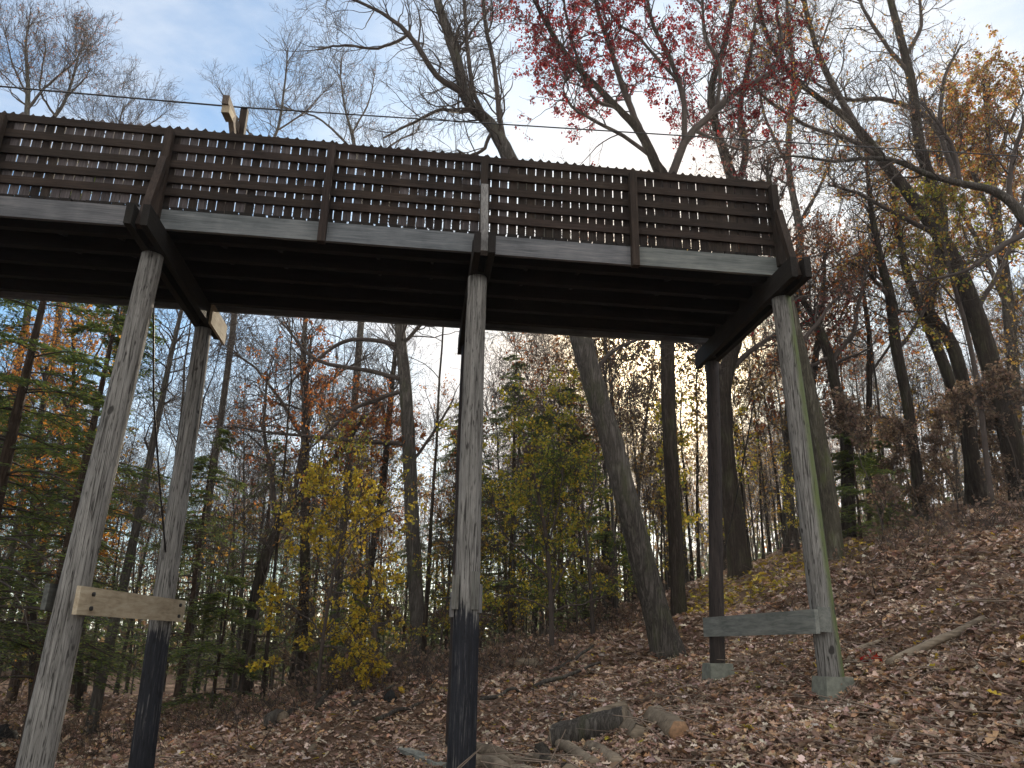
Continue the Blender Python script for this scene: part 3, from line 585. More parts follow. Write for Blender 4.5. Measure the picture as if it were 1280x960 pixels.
tree('oak_tree', 'lichen covered trunk close behind the mossy front pole', 'tree', 16.5,
 [(1046,712,26),(1038,640,24),(1026,560,23),(1008,480,22),(990,405,20),(975,330,17),(965,270,12),(958,220,6)], [[(1000,440,8),(1025,400,6),(1050,370,4)]], B_MOSS, 600, 6, 2.0, 1.3, .7, (700, .10, PINKB, .3), seed=17, t0=.55)
tree('oak_tree', 'dark crooked trunk with ochre leaves midway between the mossy pole and right edge', 'tree', 19.5,
 [(1150,665,16),(1152,641,16),(1142,560,15),(1133,496,15),(1120,430,15),(1114,372,14),(1102,330,12),(1092,280,9),(1085,230,6),(1080,180,3)], [[(1125,440,8),(1150,400,6),(1170,370,4)],[(1112,370,8),(1080,340,6),(1055,330,4)]], B_DARK, 1100, 10, 2.2, 1.4, .75, (3600, .095, OCHRE+RUST[:2], .5), seed=18, t0=.4)
tree('bare_tree', 'slim upright dark trunk between two oaks on the right slope', 'tree', 22.0,
 [(1090,690,9),(1088,620,9),(1086,555,9),(1086,480,8),(1086,420,7),(1080,370,5),(1078,330,3)], [[(1086,470,5),(1110,430,4),(1118,390,3)]], B_DARK, 600, 8, 1.8, 1.2, .7, (600, .10, RUST, .3), seed=19, t0=.5)
tree('oak_tree', 'leaning dark trunk above the brown bushes right of centre slope', 'tree', 21.0,
 [(1216,640,20),(1212,560,20),(1196,500,18),(1175,440,17),(1152,386,15),(1135,340,12),(1125,290,8),(1118,240,4)], [], B_DARK, 800, 8, 2.0, 1.3, .7, (2600, .095, OCHRE+RUST[:1], .5), seed=20, t0=.5)
tree('maple_tree', 'tall maple full of orange and gold leaves in the top right corner', 'tree', 24.0,
 [(1272,640,20),(1268,520,19),(1262,400,17),(1250,300,14),(1240,220,10),(1235,150,7),(1230,100,4)], [[(1262,380,9),(1220,300,8),(1185,240,6),(1170,200,4)],[(1255,330,9),(1290,250,7),(1300,180,5)],[(1248,280,8),(1210,200,6),(1195,140,4)],[(1240,210,7),(1270,140,5),(1285,110,3)]], B_DARK, 2200, 20, 2.8, 1.8, .9, (26000, .115, RUST+OCHRE+GOLD[3:], .6), seed=21, t0=.3)
tree('maple_tree', 'slender tree with green gold leaves under the arching limb at right', 'tree', 16.5,
 [(1236,600,8),(1225,500,8),(1210,420,7),(1190,350,6),(1175,290,4),(1165,250,3)], [[(1200,380,4),(1170,350,3),(1150,330,2)],[(1190,350,4),(1225,310,3),(1240,280,2)]], B_TWIG, 600, 12, 1.6, 1.0, .5, (2600, .085, LIME+OCHRE, .5), seed=22, t0=.3)
tree('maple_tree', 'orange leaved maple among the hemlocks at the left edge', 'tree', 20.5, [(40,880,11),(42,780,10),(38,680,9),(45,590,7),(52,520,5),(58,460,3)], [[(40,690,5),(10,640,4),(-20,610,2)],[(42,640,5),(75,600,4),(95,560,2)],[(48,560,4),(20,500,3),(5,460,2)]], B_DARK, 900, 14, 2.0, 1.2, .6, (4200, .10, [(.50, .22, .04), (.42, .17, .04), (.55, .30, .06)], .45), seed=40, t0=.3)
tree('maple_tree', 'small orange leaved maple high behind the upper left pole top', 'tree', 24.0, [(98,900,11),(100,760,10),(96,620,9),(92,520,7),(90,450,5),(88,400,3)], [[(94,520,5),(60,470,3),(40,440,2)],[(92,480,4),(120,440,3),(130,420,2)]], B_DARK, 800, 12, 2.0, 1.2, .6, (2600, .10, [(.50, .22, .04), (.42, .17, .04), (.55, .30, .06)], .4), seed=41, t0=.5)
for k, (bx, pth, lm, lab, lf) in enumerate([
  (18, [(30,420,16),(32,300,15),(33,160,13),(35,110,10),(32,60,6),(35,25,3)], [[(34,140,7),(60,105,6),(90,80,4),(105,55,2)],[(34,120,6),(15,80,4),(8,40,2)]], 'pinkish bare treetop at the far left edge above the railing', 900),
  (80, [(70,420,14),(72,260,13),(60,170,11),(80,130,8),(92,100,6),(100,70,3)], [[(72,150,6),(50,110,5),(58,60,3)],[(84,125,5),(105,100,4),(112,85,2)]], 'rounded pinkish bare treetop second from the left edge above the railing', 900),
  (150, [(150,420,12),(152,260,11),(150,185,8),(148,160,5),(155,130,2)], [[(150,180,4),(125,160,3),(112,150,2)],[(150,180,4),(185,155,3),(200,145,2)]], 'low bare treetop left of the timber bracket', 0),
  (260, [(290,420,14),(298,300,13),(320,210,10),(345,165,7),(355,110,5),(360,60,3)], [[(330,190,6),(300,150,4),(275,110,2)],[(345,165,5),(380,140,4),(410,110,2)]], 'bare twiggy treetop directly behind the timber bracket', 0),
  (440, [(450,420,16),(455,300,14),(450,220,11),(440,170,8),(430,130,5),(425,90,3)], [[(450,220,7),(490,180,5),(520,165,3)],[(445,190,7),(400,150,5),(360,135,3)],[(440,170,5),(460,130,4),(470,90,2)]], 'wide bare treetop between the bracket and the big leaning oak', 200)]):
    tree('bare_tree', lab, 'tree', 26.0+k, [(a, b_, c_*.62) for a, b_, c_ in pth], [[(q[0], q[1], q[2]*.7) for q in l_] for l_ in lm], B_GREY, 900, 14, 2.2, 1.5, .85, (lf, .07, PINKB, .6) if lf else None, seed=30+k, t0=.55, up=.09, wander=.16)
tree('bare_tree', 'tall slender bare tree filling the sky between the red oak and the right trees', 'tree', 25.0, [(985,640,16),(988,500,15),(992,400,13),(1000,300,11),(985,200,9),(992,100,7),(985,20,5),(980,-60,3)], [[(998,280,6),(1030,220,5),(1050,160,3)],[(988,200,6),(955,140,5),(945,80,3)],[(990,130,5),(1020,70,4),(1040,10,2)]], B_GREY, 1700, 12, 2.4, 1.6, .9, (500, .08, PINKB, .5), seed=36, t0=.5, up=.08)
tree('oak_tree', 'russet leaved oak beyond the right end of the bridge', 'tree', 23.0, [(1010,660,13),(1012,560,12),(1015,480,11),(1022,420,9),(1028,360,7),(1030,310,4)], [[(1018,450,5),(1050,400,4),(1070,350,2)],[(1022,420,5),(990,370,4),(985,330,2)]], B_DARK, 900, 12, 2.2, 1.4, .7, (3200, .12, RUST+PINKB, .5), seed=37, t0=.3)

# ------------------------------------------------------------------ hemlocks and the wood behind
def hemlock(r, H, CR, needles=13, nb=80, bare=.12):
    tr = MB(); cr = MB(); N = 14; tt = np.linspace(0, 1, N)
    P = np.stack([.05*np.sin(tt*3), .05*np.cos(tt*2)-.05, tt*H], 1); rr = .014*H*(1-tt*.92); tr.tubes(P[None], rr[None], 9, ridge=.04)
    z = (bare+(1-bare)*r.random(nb)**.9)*H*.985; az = r.uniform(0, 6.283, nb); L = CR*(1-(z/H)**1.2)**.8*r.uniform(.65, 1.15, nb)+.25
    k = 7; s = np.linspace(0, 1, k); d = np.stack([np.cos(az), np.sin(az)], 1)
    BP = np.zeros((nb, k, 3)); BP[:, :, :2] = d[:, None, :]*(L[:, None]*s[None])[..., None]+r.standard_normal((nb, k, 2))*.03*s[None, :, None]
    BP[:, :, 2] = z[:, None]+L[:, None]*(.12*s[None]-.38*s[None]**2)*r.uniform(.4, 1.3, (nb, 1))
    BR = np.maximum(.011*L[:, None]*(1-s[None]*.8), .004); cr.tubes(BP, BR, 4)
    C = nb*22; bi = r.integers(0, nb, C); t_ = .12+.88*r.random(C); u = t_*(k-1-1e-6); i = u.astype(int); f = (u-i)[:, None]
    p = BP[bi, i]*(1-f)+BP[bi, i+1]*f; sd = r.choice([-1, 1], C); dd = d[bi]; pe = np.stack([-dd[:, 1], dd[:, 0]], 1)*sd[:, None]
    tl = L[bi]*.30*(1.1-.7*t_)*r.uniform(.5, 1.2, C)+.08; v = np.concatenate([dd*.75+pe*.8, -.28*r.random((C, 1))], 1); v /= np.linalg.norm(v, axis=1, keepdims=True)
    TP = np.stack([p, p+v*tl[:, None]*.5, p+v*tl[:, None]-np.array([0, 0, .04])], 1); cr.tubes(TP, np.full((C, 3), .0035), 3)
    n_ = C*needles; ti = np.repeat(np.arange(C), needles); q = r.random(n_); c = TP[ti, 0]*(1-q[:, None])+TP[ti, 2]*q[:, None]
    tv = v[ti]; ss = r.choice([-1, 1], n_)[:, None]; up_ = np.array([0, 0, 1.0]); nd = np.cross(tv, up_)*ss+tv*.7+r.standard_normal((n_, 3))*.18; nd /= np.linalg.norm(nd, axis=1, keepdims=True)
    ln = .105*r.uniform(.6, 1.3, (n_, 1))*(1 if needles > 6 else 1.3); wv = np.cross(nd, up_)+r.standard_normal((n_, 3))*.25; wv /= np.linalg.norm(wv, axis=1, keepdims=True); wv *= .017
    V = np.stack([c-wv*.5, c+nd*ln*.5-wv, c+nd*ln, c+nd*ln*.5+wv], 1).reshape(-1, 3)
    F = np.arange(n_)[:, None]*4+np.array([[0, 1, 2, 3]])
    cr.add(V, F, 1, np.repeat(pal(r, [(.12, .185, .055), (.16, .22, .06), (.22, .26, .07), (.085, .13, .06)], n_, .3), 4, 0))
    return tr, cr
def hardwood(r, H, lean, barkm, tw, leaf=None, fork=True, low=.35, rk=.0075):
    tr = MB(); cr = MB(); N = 16; tt = np.linspace(0, 1, N); a = r.uniform(0, 6.28)
    P = np.stack([lean*H*tt**1.4*math.cos(a), lean*H*tt**1.4*math.sin(a), tt*H], 1)+np.cumsum(r.standard_normal((N, 3))*.05, 0)*tt[:, None]
    rr = rk*H*(1-.9*tt**.9)*(1+.35*np.exp(-tt*H/.3)); tr.tubes(P[None], rr[None], 8, ridge=.05)
    a1, b1 = grow(r, P[None], rr[None], 12, H*.3, (.4, .95), low, 10, .2, .09, (.3, .5), .2, .008); cr.tubes(a1, b1, 5)
    a2, b2 = grow(r, a1, b1, int(tw*.12), H*.15, (.5, 1.1), .2, 7, .2, .06, (.35, .6), .25, .006); cr.tubes(a2, b2, 4)
    a3, b3 = grow(r, a2, b2, int(tw*.4), H*.075, (.5, 1.1), .15, 5, .18, .04, (.5, .8), .35, .0045); cr.tubes(a3, b3, 3)
    a4, b4 = grow(r, a3, b3, tw, H*.04, (.4, 1.0), .15, 4, .15, .04, (.5, .9), .5, .004); cr.tubes(a4, b4, 3)
    if leaf: leaves(cr, r, a4, leaf[0], leaf[1], leaf[2], 1, leaf[1]*.6, leaf[3])
    return tr, cr
def proto(builder, barkm, crownm, name):
    tr, cr = builder
    root = bpy.data.objects.new(name, None); COL.objects.link(root); root.empty_display_size = .2
    a = tr.build('trunk', barkm); b_ = cr.build('crown', crownm); a.parent = root; b_.parent = root
    return root
used = set()
def place(p, x, y, sc, rz, label, cat, group, zs=1.0):
    if p.name not in used: used.add(p.name); o = p
    else:
        o = p.copy(); COL.objects.link(o)
        for ch in list(p.children): c_ = ch.copy(); COL.objects.link(c_); c_.parent = o
    o.location = (x, y, h1(x, y)-.08); o.scale = (sc, sc, sc*zs); o.rotation_euler = (0, 0, rz); tag(o, label, cat, group); return o
rH = np.random.default_rng(77)
HEM = [proto(hemlock(rH, 11, 2.6, 13, 120), B_BROWN, [B_TWIG, NEEDLE], 'hemlock_tree'), proto(hemlock(rH, 8, 2.2, 13, 90, .06), B_BROWN, [B_TWIG, NEEDLE], 'hemlock_tree'), proto(hemlock(rH, 3.2, 1.3, 12, 45, .03), B_BROWN, [B_TWIG, NEEDLE], 'hemlock_sapling')]
def px_xy(px, Y, py=800): p = at(px, py, Y); return p[0], p[1]
for px, Y, k, sc, lab in [(-40,13.5,0,1.0,'large green hemlock at the far left edge, nearest of the left evergreens'),(62,16.5,0,.98,'green hemlock whose boughs reach beside the left front pole'),(-130,18,0,1.15,'tall hemlock mostly beyond the left edge behind the nearest one'),
   (232,24,1,1.0,'dark hemlock just right of the left rear pole'),(318,34,0,1.0,'hemlock with a dense rounded top left of the yellow sapling'),(30,24,1,1.2,'dim hemlock deep in the wood near the left edge'),(640,30,0,1.1,'blue green hemlock right behind the centre pole'),(700,25,1,1.05,'dark hemlock behind the yellow green maple'),(575,34,0,1.1,'far hemlock in the gap left of the centre pole'),
   (1092,18.5,2,.95,'dark young hemlock on the slope right of the mossy pole'),(1130,21,2,.9,'second young hemlock on the slope, partly behind the first'),(750,21.5,2,1.0,'young hemlock beside the leaning oak trunk'),(440,23,2,1.05,'young hemlock behind the yellow sapling'),(275,21,2,1.1,'young hemlock on the flat ground by the left rear pole')]:
    x, y = px_xy(px, Y); sp = HEM[k]; place(sp, x, y, sc, rH.uniform(0, 6.28), lab, 'tree', 'evergreen hemlocks')
HW = [proto(hardwood(rH, 14, .05, B_DARK, 1500), B_DARK, [B_TWIG, LEAF], 'bare_tree'), proto(hardwood(rH, 13, .12, B_GREY, 1500), B_GREY, [B_TWIG, LEAF], 'bare_tree'), proto(hardwood(rH, 16, .08, B_DARK, 1600, low=.5), B_DARK, [B_TWIG, LEAF], 'bare_tree'),
      proto(hardwood(rH, 11, .1, B_DARK, 1300, low=.2), B_DARK, [B_TWIG, LEAF], 'bare_tree')]
HB = [proto(hardwood(rH, 12, .08, B_DARK, 1300, (1800, .13, RUST+DEAD, .5)), B_DARK, [B_TWIG, LEAF], 'brown_leaved_oak'), proto(hardwood(rH, 10, .1, B_DARK, 1200, (1800, .13, OCHRE+DEAD, .5), low=.2), B_DARK, [B_TWIG, LEAF], 'brown_leaved_oak')]
HS = [proto(hardwood(rH, 3.0, .15, B_TWIG, 500, (1500, .085, DEAD, .6), low=.08), B_TWIG, [B_TWIG, LEAF], 'dead_leaved_shrub'), proto(hardwood(rH, 4.2, .12, B_TWIG, 600, (300, .08, OCHRE, .3), low=.1), B_TWIG, [B_TWIG, LEAF], 'thin_sapling')]
HP = [proto(hardwood(rH, 11, .04, B_DARK, 420, low=.45, rk=.0045), B_DARK, [B_TWIG, LEAF], 'slim_tree'), proto(hardwood(rH, 9, .07, B_GREY, 380, low=.4, rk=.005), B_GREY, [B_TWIG, LEAF], 'slim_tree')]
HY = [proto(hardwood(rH, 4.5, .1, B_TWIG, 450, (900, .10, GOLD+LIME, .5), low=.15), B_TWIG, [B_TWIG, LEAF], 'yellow_sapling')]
taken = []
def scatter(n_, protos, y0, y1, label, cat, group, sc=(.75, 1.25), pxr=(-120, 1400), mind=.8, test=None, xr=None):
    c_ = 0; tries = 0
    while c_ < n_ and tries < n_*60:
        tries += 1; Y = y0+(y1-y0)*rH.random()**.85
        px = rH.uniform(*pxr); x, y = px_xy(px, Y)
        if any((x-a)**2+(y-b_)**2 < mind**2 for a, b_ in taken): continue
        if test and not test(x, y, px): continue
        taken.append((x, y)); place(protos[rH.integers(len(protos))], x, y, rH.uniform(*sc), rH.uniform(0, 6.28), label, cat, group); c_ += 1
scatter(95, HW, 28, 70, 'bare slim trunk lost among its neighbours in the wood behind the bridge', 'tree', 'bare trees of the far wood', mind=1.2)
scatter(75, HP, 20, 50, 'pole thin straight tree crowded among others in the wood behind the bridge', 'tree', 'slim straight trees of the wood', (.75, 1.35), mind=.5)
scatter(46, HP, 21, 48, 'pole thin straight tree crowded among others in the wood behind the bridge', 'tree', 'slim straight trees of the wood', (.7, 1.4), (650, 1120), .5)
scatter(16, HB, 24, 50, 'oak holding brown leaves among the bare trunks of the far wood', 'tree', 'brown leaved oaks of the far wood', (.7, 1.2), (640, 1000), 1.0)
scatter(34, HB, 27, 60, 'oak holding brown leaves among the bare trunks of the far wood', 'tree', 'brown leaved oaks of the far wood', mind=1.2)
scatter(12, HEM[:2], 34, 60, 'evergreen hemlock dim among the trunks of the far wood', 'tree', 'hemlocks of the far wood', (.8, 1.2), (-150, 800), 1.5)
scatter(30, HS[1:], 17, 34, 'thin leafless sapling standing in the undergrowth of the wood edge', 'sapling', 'thin saplings of the wood edge', (.7, 1.5), mind=.5)
scatter(24, HS[:1], 16, 26, 'low shrub with dull brown dead leaves on the hillcrest at right', 'shrub', 'dead leaved shrubs on the hillcrest', (.6, 1.1), (1120, 1380), .6)
scatter(16, HS[:1], 18, 30, 'small brown leaved shrub at the foot of the dark wood', 'shrub', 'brown shrubs of the wood edge', (.35, .7), (-60, 1120), .6)
scatter(9, HY, 19, 30, 'small yellow leaved sapling deep in the wood', 'sapling', 'yellow saplings deep in the wood', (.6, 1.1), (560, 1100), .8)
rf = np.random.default_rng(21); nT = 900
az = YAW+rf.uniform(-.85, .85, nT); rd = rf.uniform(66, 120, nT); fx, fy = rd*np.sin(az), rd*np.cos(az); fz = hgt(fx, fy); fh = rf.uniform(9, 17, nT)
tt = np.linspace(0, 1, 7); FP = np.stack([fx[:, None]+rf.standard_normal((nT, 1))*1.2*tt, fy[:, None]+0*tt, fz[:, None]-.2+fh[:, None]*tt], -1)+rf.standard_normal((nT, 7, 3))*.12
fw_ = MB(); FR = rf.uniform(.07, .17, (nT, 1))*(1-.85*tt); fw_.tubes(FP, FR, 5)
q1, k1 = grow(rf, FP, FR, 5200, 3.6, (.4, 1.0), .25, 6, .2, .1, (.3, .5), .3, .012); fw_.tubes(q1, k1, 3)
q2, k2 = grow(rf, q1, k1, 26000, 1.5, (.4, 1.0), .2, 4, .2, .05, (.5, .8), .4, .010); fw_.tubes(q2, k2, 3)
leaves(fw_, rf, q2, 26000, .28, RUST+DEAD+OCHRE, 1, .3, .25)
bx = rf.uniform(0, 1, 30000); baz = YAW+rf.uniform(-.85, .85, 30000); brd = rf.uniform(60, 100, 30000); X_, Y_ = brd*np.sin(baz), brd*np.cos(baz)
hb_ = np.abs(rf.standard_normal(30000))*2.7; UP_ = np.stack([X_, Y_, hgt(X_, Y_)+hb_], -1)
leaves(fw_, rf, np.repeat(UP_[:, None], 2, 1), 60000, .5, [(.05, .075, .035), (.07, .09, .04), (.10, .085, .05), (.13, .09, .06)], 1, .3)
tag(fw_.build('far_wood', [B_TWIG, LEAF]), 'far wood of bare trunks and low growth closing the view', 'wood', kind='stuff')
for p in HEM+HW+HB+HS+HY+HP:
    if p.name not in used: 
        for ch in list(p.children): bpy.data.objects.remove(ch)
        bpy.data.objects.remove(p)

# ------------------------------------------------------------------ leaf litter, brush, logs
def litter(n_, r):
    rad = 3.2*(42/3.2)**(r.random(n_)); az = YAW+r.uniform(-.80, .80, n_); x = rad*np.sin(az); y = rad*np.cos(az)
    sz = .074*np.clip(r.lognormal(0, .3, n_), .5, 1.7)*np.where(rad > 14, 1.5, 1.0); z = hgt(x, y)+.012+r.random(n_)*.035
    nrm = r.standard_normal((n_, 3))*.5; nrm[:, 2] = 1; nrm /= np.linalg.norm(nrm, axis=1, keepdims=True)
    q = r.standard_normal((n_, 3)); a = np.cross(nrm, q); a /= np.linalg.norm(a, axis=1, keepdims=True); b_ = np.cross(nrm, a)
    cur = r.uniform(-.4, .9, n_)
    # lobed half-blades either side of the midrib
    prof = np.array([(-.55, 0), (-.32, .20), (-.16, .12), (.02, .34), (.16, .17), (.34, .24), (.55, 0)])
    V = []; 
    for s_ in (1, -1):
        for u, v in prof:
            V.append(np.stack([x, y, z], 1)+sz[:, None]*(a*u+b_*(v*s_)+nrm*(cur*(v*1.3+abs(u)*.35))[:, None]))
    V = np.stack(V, 1)
    base = np.arange(n_)[:, None]*14
    F = np.concatenate([base+np.arange(7)[None], base+np.arange(13, 6, -1)[None]])
    cols = [(.29, .195, .145), (.37, .26, .19), (.17, .108, .078), (.43, .32, .245), (.53, .435, .365), (.22, .137, .105), (.40, .25, .145), (.33, .24, .20)]
    c = pal(r, cols, n_, .3)
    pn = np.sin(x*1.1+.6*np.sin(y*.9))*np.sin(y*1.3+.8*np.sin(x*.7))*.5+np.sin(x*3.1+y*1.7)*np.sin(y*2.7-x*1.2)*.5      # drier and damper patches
    c = c*(1.02+.30*pn[:, None]); c = c*(1+.35*np.exp(-(((x+5)/2.6)**2+((y-17)/5)**2))[:, None])  # paler path area: crushed leaves, with sunlight painted into the leaf colour
    # golden sunlit patch near the wood edge painted as yellow leaves, plus stray ones
    yl = (np.hypot(x-8.2, y-17.5) < 2.4) & (r.random(n_) < .45) | (r.random(n_) < .012); c[yl] = pal(r, GOLD, int(yl.sum()))*.9
    m_ = MB(); m_.add(V.reshape(-1, 3), F, 0, np.repeat(c, 14, 0)); return m_
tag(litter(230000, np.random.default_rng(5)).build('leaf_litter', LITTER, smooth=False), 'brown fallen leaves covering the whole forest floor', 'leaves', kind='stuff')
# twig debris and dry stems
def stems(n_, r):
    rad = 4.5*(30/4.5)**r.random(n_); az = YAW+r.uniform(-.75, .75, n_); x = rad*np.sin(az); y = rad*np.cos(az); z = hgt(x, y)+.03
    L = r.uniform(.15, .8, n_); d = r.standard_normal((n_, 3)); d[:, 2] = np.abs(d[:, 2])*.12; d /= np.linalg.norm(d, axis=1, keepdims=True)
    P0 = np.stack([x, y, z], 1); P = np.stack([P0, P0+d*L[:, None]*.5+r.standard_normal((n_, 3))*.015, P0+d*L[:, None]], 1)
    P[:, :, 2] = np.maximum(P[:, :, 2], hgt(P[:, :, 0], P[:, :, 1])+.015)
    m_ = MB(); m_.tubes(P, np.stack([np.full(n_, .007), np.full(n_, .006), np.full(n_, .003)], 1)*r.uniform(.5, 1.6, (n_, 1)), 4, col=(1, 1, 1)); return m_
tag(stems(3500, np.random.default_rng(6)).build('twig_debris', simple('dry_twigs', (.17, .13, .10), .9)), 'dry twigs lying all over the fallen leaves', 'twigs', kind='stuff')
def brush(n_, r, cx, cy, sx, sy, hmax):
    x = cx+r.standard_normal(n_)*sx; y = cy+r.standard_normal(n_)*sy; z = hgt(x, y)
    d = r.standard_normal((n_, 3))*.6; d[:, 2] = np.abs(d[:, 2])+.4; d /= np.linalg.norm(d, axis=1, keepdims=True); L = hmax*r.uniform(.3, 1, n_)
    N = 5; P = np.zeros((n_, N, 3)); P[:, 0] = np.stack([x, y, z-.03], 1)
    for j in range(1, N): d = d+r.standard_normal((n_, 3))*.18; d[:, 2] -= .12; d /= np.linalg.norm(d, axis=1, keepdims=True); P[:, j] = P[:, j-1]+d*(L/(N-1))[:, None]
    P[:, :, 2] = np.maximum(P[:, :, 2], hgt(P[:, :, 0], P[:, :, 1])-.02)
    m_ = MB(); m_.tubes(P, np.tile(np.linspace(.008, .003, N), (n_, 1))*r.uniform(.5, 1.3, (n_, 1)), 3)
    leaves(m_, r, P[:, 2:], n_*2, .09, DEAD, 1, .04, .5); return m_
rb = np.random.default_rng(9)
for cx, cy, sx, sy, n_, hh, lab in [(-.7,15.4,1.1,.8,700,1.0,'tangle of dry brown stems on the bank left of the centre pole'),(1.6,16.6,1.0,.5,450,.8,'low dry brush on the bank right of the centre pole'),(-3.6,18.5,1.6,1.0,500,.9,'dry brush beside the flat leafy clearing at left'),(-9,17,2.5,2.5,600,1.0,'brown undergrowth below the left hemlocks'),(11.5,14.8,1.8,1.2,700,.9,'dry weeds along the hillcrest at right'),(8.2,13.2,.9,.8,80,.8,'thin upright dry stems on the open slope'),(4,20,2,1.5,500,1.0,'dry brush behind the leaning oak')]:
    tag(brush(n_, rb, cx, cy, sx, sy, hh).build('dry_brush', [B_TWIG, LEAF]), lab, 'brush', kind='stuff')
def logp(name, a, b_, r0, r1, label, cat, mtl, bend=.03, ends=None, S_=10, group=None, lift=.62):
    r0 *= 1.12; r1 *= 1.12; A = gat(*a); B_ = gat(*b_); A = A+(0, 0, r0*lift); B_ = B_+(0, 0, r1*lift); n_ = 10; tt = np.linspace(0, 1, n_)[:, None]
    P = A*(1-tt)+B_*tt+np.cumsum(rb.standard_normal((n_, 3))*bend*.4, 0)*np.sin(tt*3.14)
    root = empty(name, (A[0], A[1], A[2]), label, cat, group)
    m_ = MB(); m_.tubes(P[None], np.linspace(r0, r1, n_)[None], S_, caps=ends is None, ridge=.05); pbuild(m_, 'body', mtl, root)
    if ends:
        for i, j in ((0, 1), (-1, -2)):
            q = MB(); d = P[i]-P[j]; d /= np.linalg.norm(d); rr_ = r0 if i == 0 else r1
            q.tubes(np.array([[P[i]-d*.01, P[i]+d*.006, P[i]+d*.012]]), np.array([[rr_*1.0, rr_*.98, rr_*.2]]), S_, caps=True); pbuild(q, 'cut_end', ends, root)
    return root
logp('fallen_log', (694,935), (784,912), .15, .145, 'thick grey log lying at the left end of the log pile', 'log', B_GREY, ends=W_LOG)
logp('split_log', (776,905), (800,928), .12, .10, 'short split log with pale inner wood in the middle of the pile', 'log', W_LOG, ends=W_LOG, S_=5)
logp('split_log', (818,905), (850,926), .12, .11, 'split log with an orange brown cut end at the right of the pile', 'log', W_LOG, ends=CUT, S_=6)
logp('split_log', (690,930), (742,962), .06, .06, 'slim pale split rail lying in front of the thick grey log', 'log', W_LOG, ends=W_LOG)
logp('split_log', (676,942), (712,975), .07, .07, 'dark split piece beside the pale rail at the bottom of the picture', 'log', B_DARK, ends=W_LOG)
logp('branch_log', (596,945), (690,962), .075, .06, 'curved pale branch log starting behind the tarred centre pole', 'log', W_LOG, .12, lift=.9)
logp('branch_log', (588,955), (640,968), .07, .06, 'lower pale branch log at the foot of the tarred centre pole', 'log', W_LOG, .06, lift=.9)
logp('fallen_pole', (1112,838), (1230,778), .05, .035, 'long thin bare pole lying on the slope at right', 'log', W_LOG, .03, lift=1.1)
logp('branch_log', (388,944), (398,912), .05, .035, 'short pale branch lying in the leaves left of centre', 'branch', W_LOG, .05)
logp('fallen_log', (332,912), (352,906), .13, .12, 'short round grey log end lying on the flat ground', 'log', B_GREY, ends=W_LOG)
logp('fallen_branch', (345,905), (425,868), .06, .04, 'grey fallen branch climbing the bank left of centre', 'branch', B_GREY, .08)
logp('fallen_log', (628,838), (678,833), .11, .10, 'pale log lying on the bank crest right of the centre pole', 'log', W_LOG, ends=W_LOG)
logp('fallen_branch', (650,860), (672,850), .04, .03, 'small pale stick below the log on the bank crest', 'branch', W_LOG, .03)
for a, b_, r_, lab in [((690,842),(744,806),.05,'leaning grey branch propped up on the bank left of the oak'),((668,862),(752,828),.045,'second grey branch lying below the propped one')]:
    A = gat(*a); B_ = at(b_[0], b_[1], A[1]+.5); m_ = MB(); tt = np.linspace(0, 1, 8)[:, None]; P = A*(1-tt)+B_*tt+np.cumsum(rb.standard_normal((8, 3))*.02, 0)
    B2 = h1(B_[0], B_[1]); P[:, 2] = np.maximum(P[:, 2], hgt(P[:, 0], P[:, 1])+.02)
    m_.tubes(P[None], np.linspace(r_, r_*.5, 8)[None], 8, caps=True, ridge=.05); tag(m_.build('fallen_branch', B_GREY), lab, 'branch')
logp('split_log', (742,912), (782,898), .08, .075, 'small grey split lying on top of the thick grey log', 'log', W_LOG, .004, ends=W_LOG, S_=5, lift=1.7)
logp('split_log', (738,940), (770,962), .07, .07, 'pale split wedge in front of the log pile', 'log', W_LOG, ends=W_LOG, S_=5)
logp('split_log', (606,958), (668,985), .08, .08, 'thick pale piece at the bottom edge right of the tarred centre pole', 'log', W_LOG, ends=W_LOG, S_=6)
logp('fallen_branch', (700,905), (715,870), .03, .02, 'short grey stick standing in the leaves left of the log pile', 'branch', B_GREY, .04)
logp('fallen_branch', (905,902), (935,868), .025, .015, 'thin stick lying below the dark right rear pole', 'branch', B_GREY, .04)
logp('fallen_branch', (1060,830), (1105,800), .03, .02, 'thin stick lying right of the mossy front pole', 'branch', W_LOG, .04)
for a, b_, lab in [((395,890),(440,856),'thin grey branch leaning on the bank below the hickory'),((440,885),(500,862),'grey branch lying along the bank crest left of the tarred pole'),((470,905),(530,880),'pale stick on the bank just left of the tarred pole'),((300,905),(340,893),'short dark branch on the flat ground right of the left rear pole'),((600,880),(650,868),'grey stick right of the tarred pole on the bank')]:
    logp('fallen_branch', a, b_, .035, .018, lab, 'branch', B_GREY, .07, lift=1.5)
A, B_ = gat(505, 942), gat(556, 962); s = MB(); s.bar(A+(0, 0, .05), B_+(0, 0, .04), .2, .05); tag(s.build('wooden_board', W_GREY, smooth=False), 'grey green board lying on the leaves left of the tarred pole', 'board')
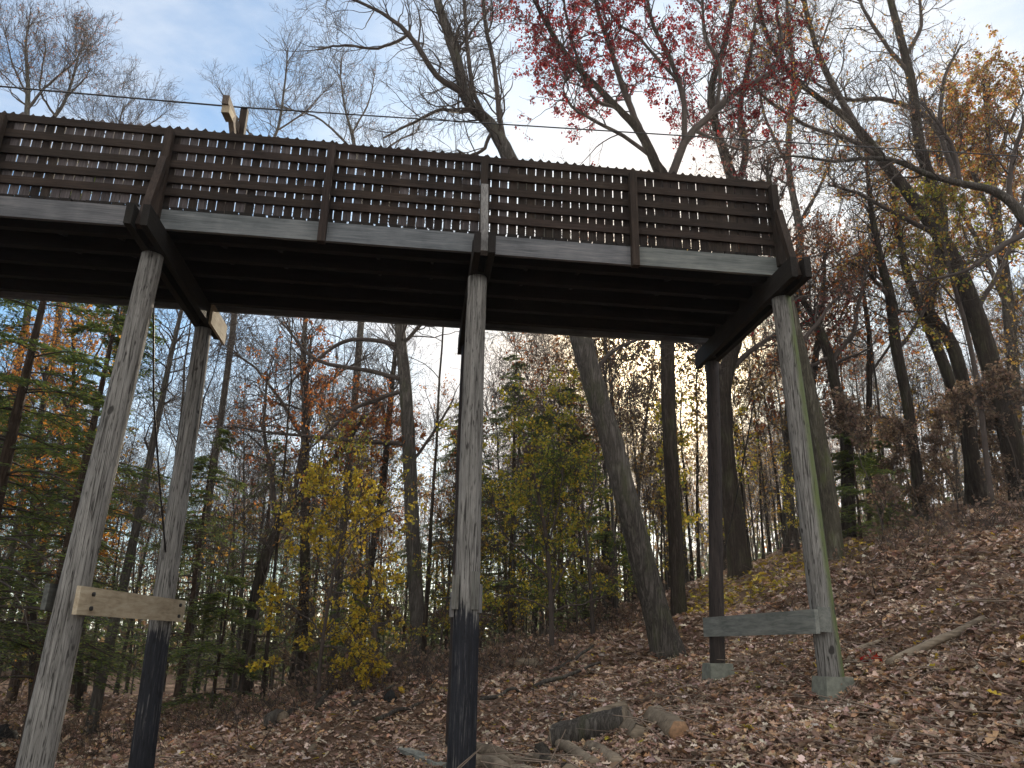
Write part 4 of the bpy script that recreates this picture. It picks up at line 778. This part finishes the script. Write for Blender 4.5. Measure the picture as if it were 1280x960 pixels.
def rock(name, px, py, rad, label, mtl, cat, sq=.6):
    A = gat(px, py); n1_, n2_ = 10, 7; V = []
    for i in range(n2_):
        th = math.pi*i/(n2_-1)
        for j in range(n1_):
            ph = 2*math.pi*j/n1_; k = rad*(1+rb.uniform(-.16, .16)); V.append((A[0]+k*math.sin(th)*math.cos(ph), A[1]+k*math.sin(th)*math.sin(ph), A[2]+k*sq*math.cos(th)))
    ii = np.arange(n1_*n2_).reshape(n2_, n1_); F = np.stack([ii[:-1], np.roll(ii, -1, 1)[:-1], np.roll(ii, -1, 1)[1:], ii[1:]], -1).reshape(-1, 4)
    s = MB(); s.add(V, F[:, ::-1]); tag(s.build(name, mtl), label, cat)
rock('rock', 1012, 912, .14, 'pale flat stone at the foot of the slope below the mossy pole', STONE, 'rock', .45)
rock('wood_chunk', 992, 918, .10, 'orange broken chunk of wood beside the pale flat stone', CUT, 'wood chunk', .6)
rock('rock', 1120, 952, .12, 'low pale stone among leaves near the bottom right', STONE, 'rock', .4)
rock('charred_stump', 4, 925, .30, 'black charred stump at the left edge by the front pole', BLACKM, 'stump', .95)
rock('charred_stump', 488, 876, .12, 'small black stump in the dry stems left of the centre pole', BLACKM, 'stump', 1.4)
# red leaf sprig on the slope
A = gat(1092, 828); s = MB(); P = np.array([[A, A+(.02, 0, .08), A+(.05, .02, .16)], [A, A+(-.04, .01, .07), A+(-.09, .0, .12)]]); s.tubes(P, np.full((2, 3), .003), 4)
leaves(s, rb, P, 26, .09, [(.28, .015, .02), (.2, .015, .02), (.33, .03, .02)], 1, .05); tag(s.build('red_sprig', [B_TWIG, LEAF]), 'small sprig of bright red leaves on the brown slope', 'plant')

# ------------------------------------------------------------------ haze in the wood
HZ = True
if HZ:
    hm = bpy.data.materials.new('haze_air'); hm.use_nodes = True; t = hm.node_tree; t.nodes.clear()
    pv = t.nodes.new('ShaderNodeVolumePrincipled'); pv.inputs['Color'].default_value = (.95, .93, .9, 1); pv.inputs['Density'].default_value = .0006; pv.inputs['Anisotropy'].default_value = .6
    ou = t.nodes.new('ShaderNodeOutputMaterial'); t.links.new(pv.outputs[0], ou.inputs['Volume'])
    hb = MB(); hb.box(-430, 430, -90, 630, float(Z.min())-1.5, float(max(Z.max(), 30))+3); ho = hb.build('haze', hm, smooth=False); tag(ho, kind='stuff')
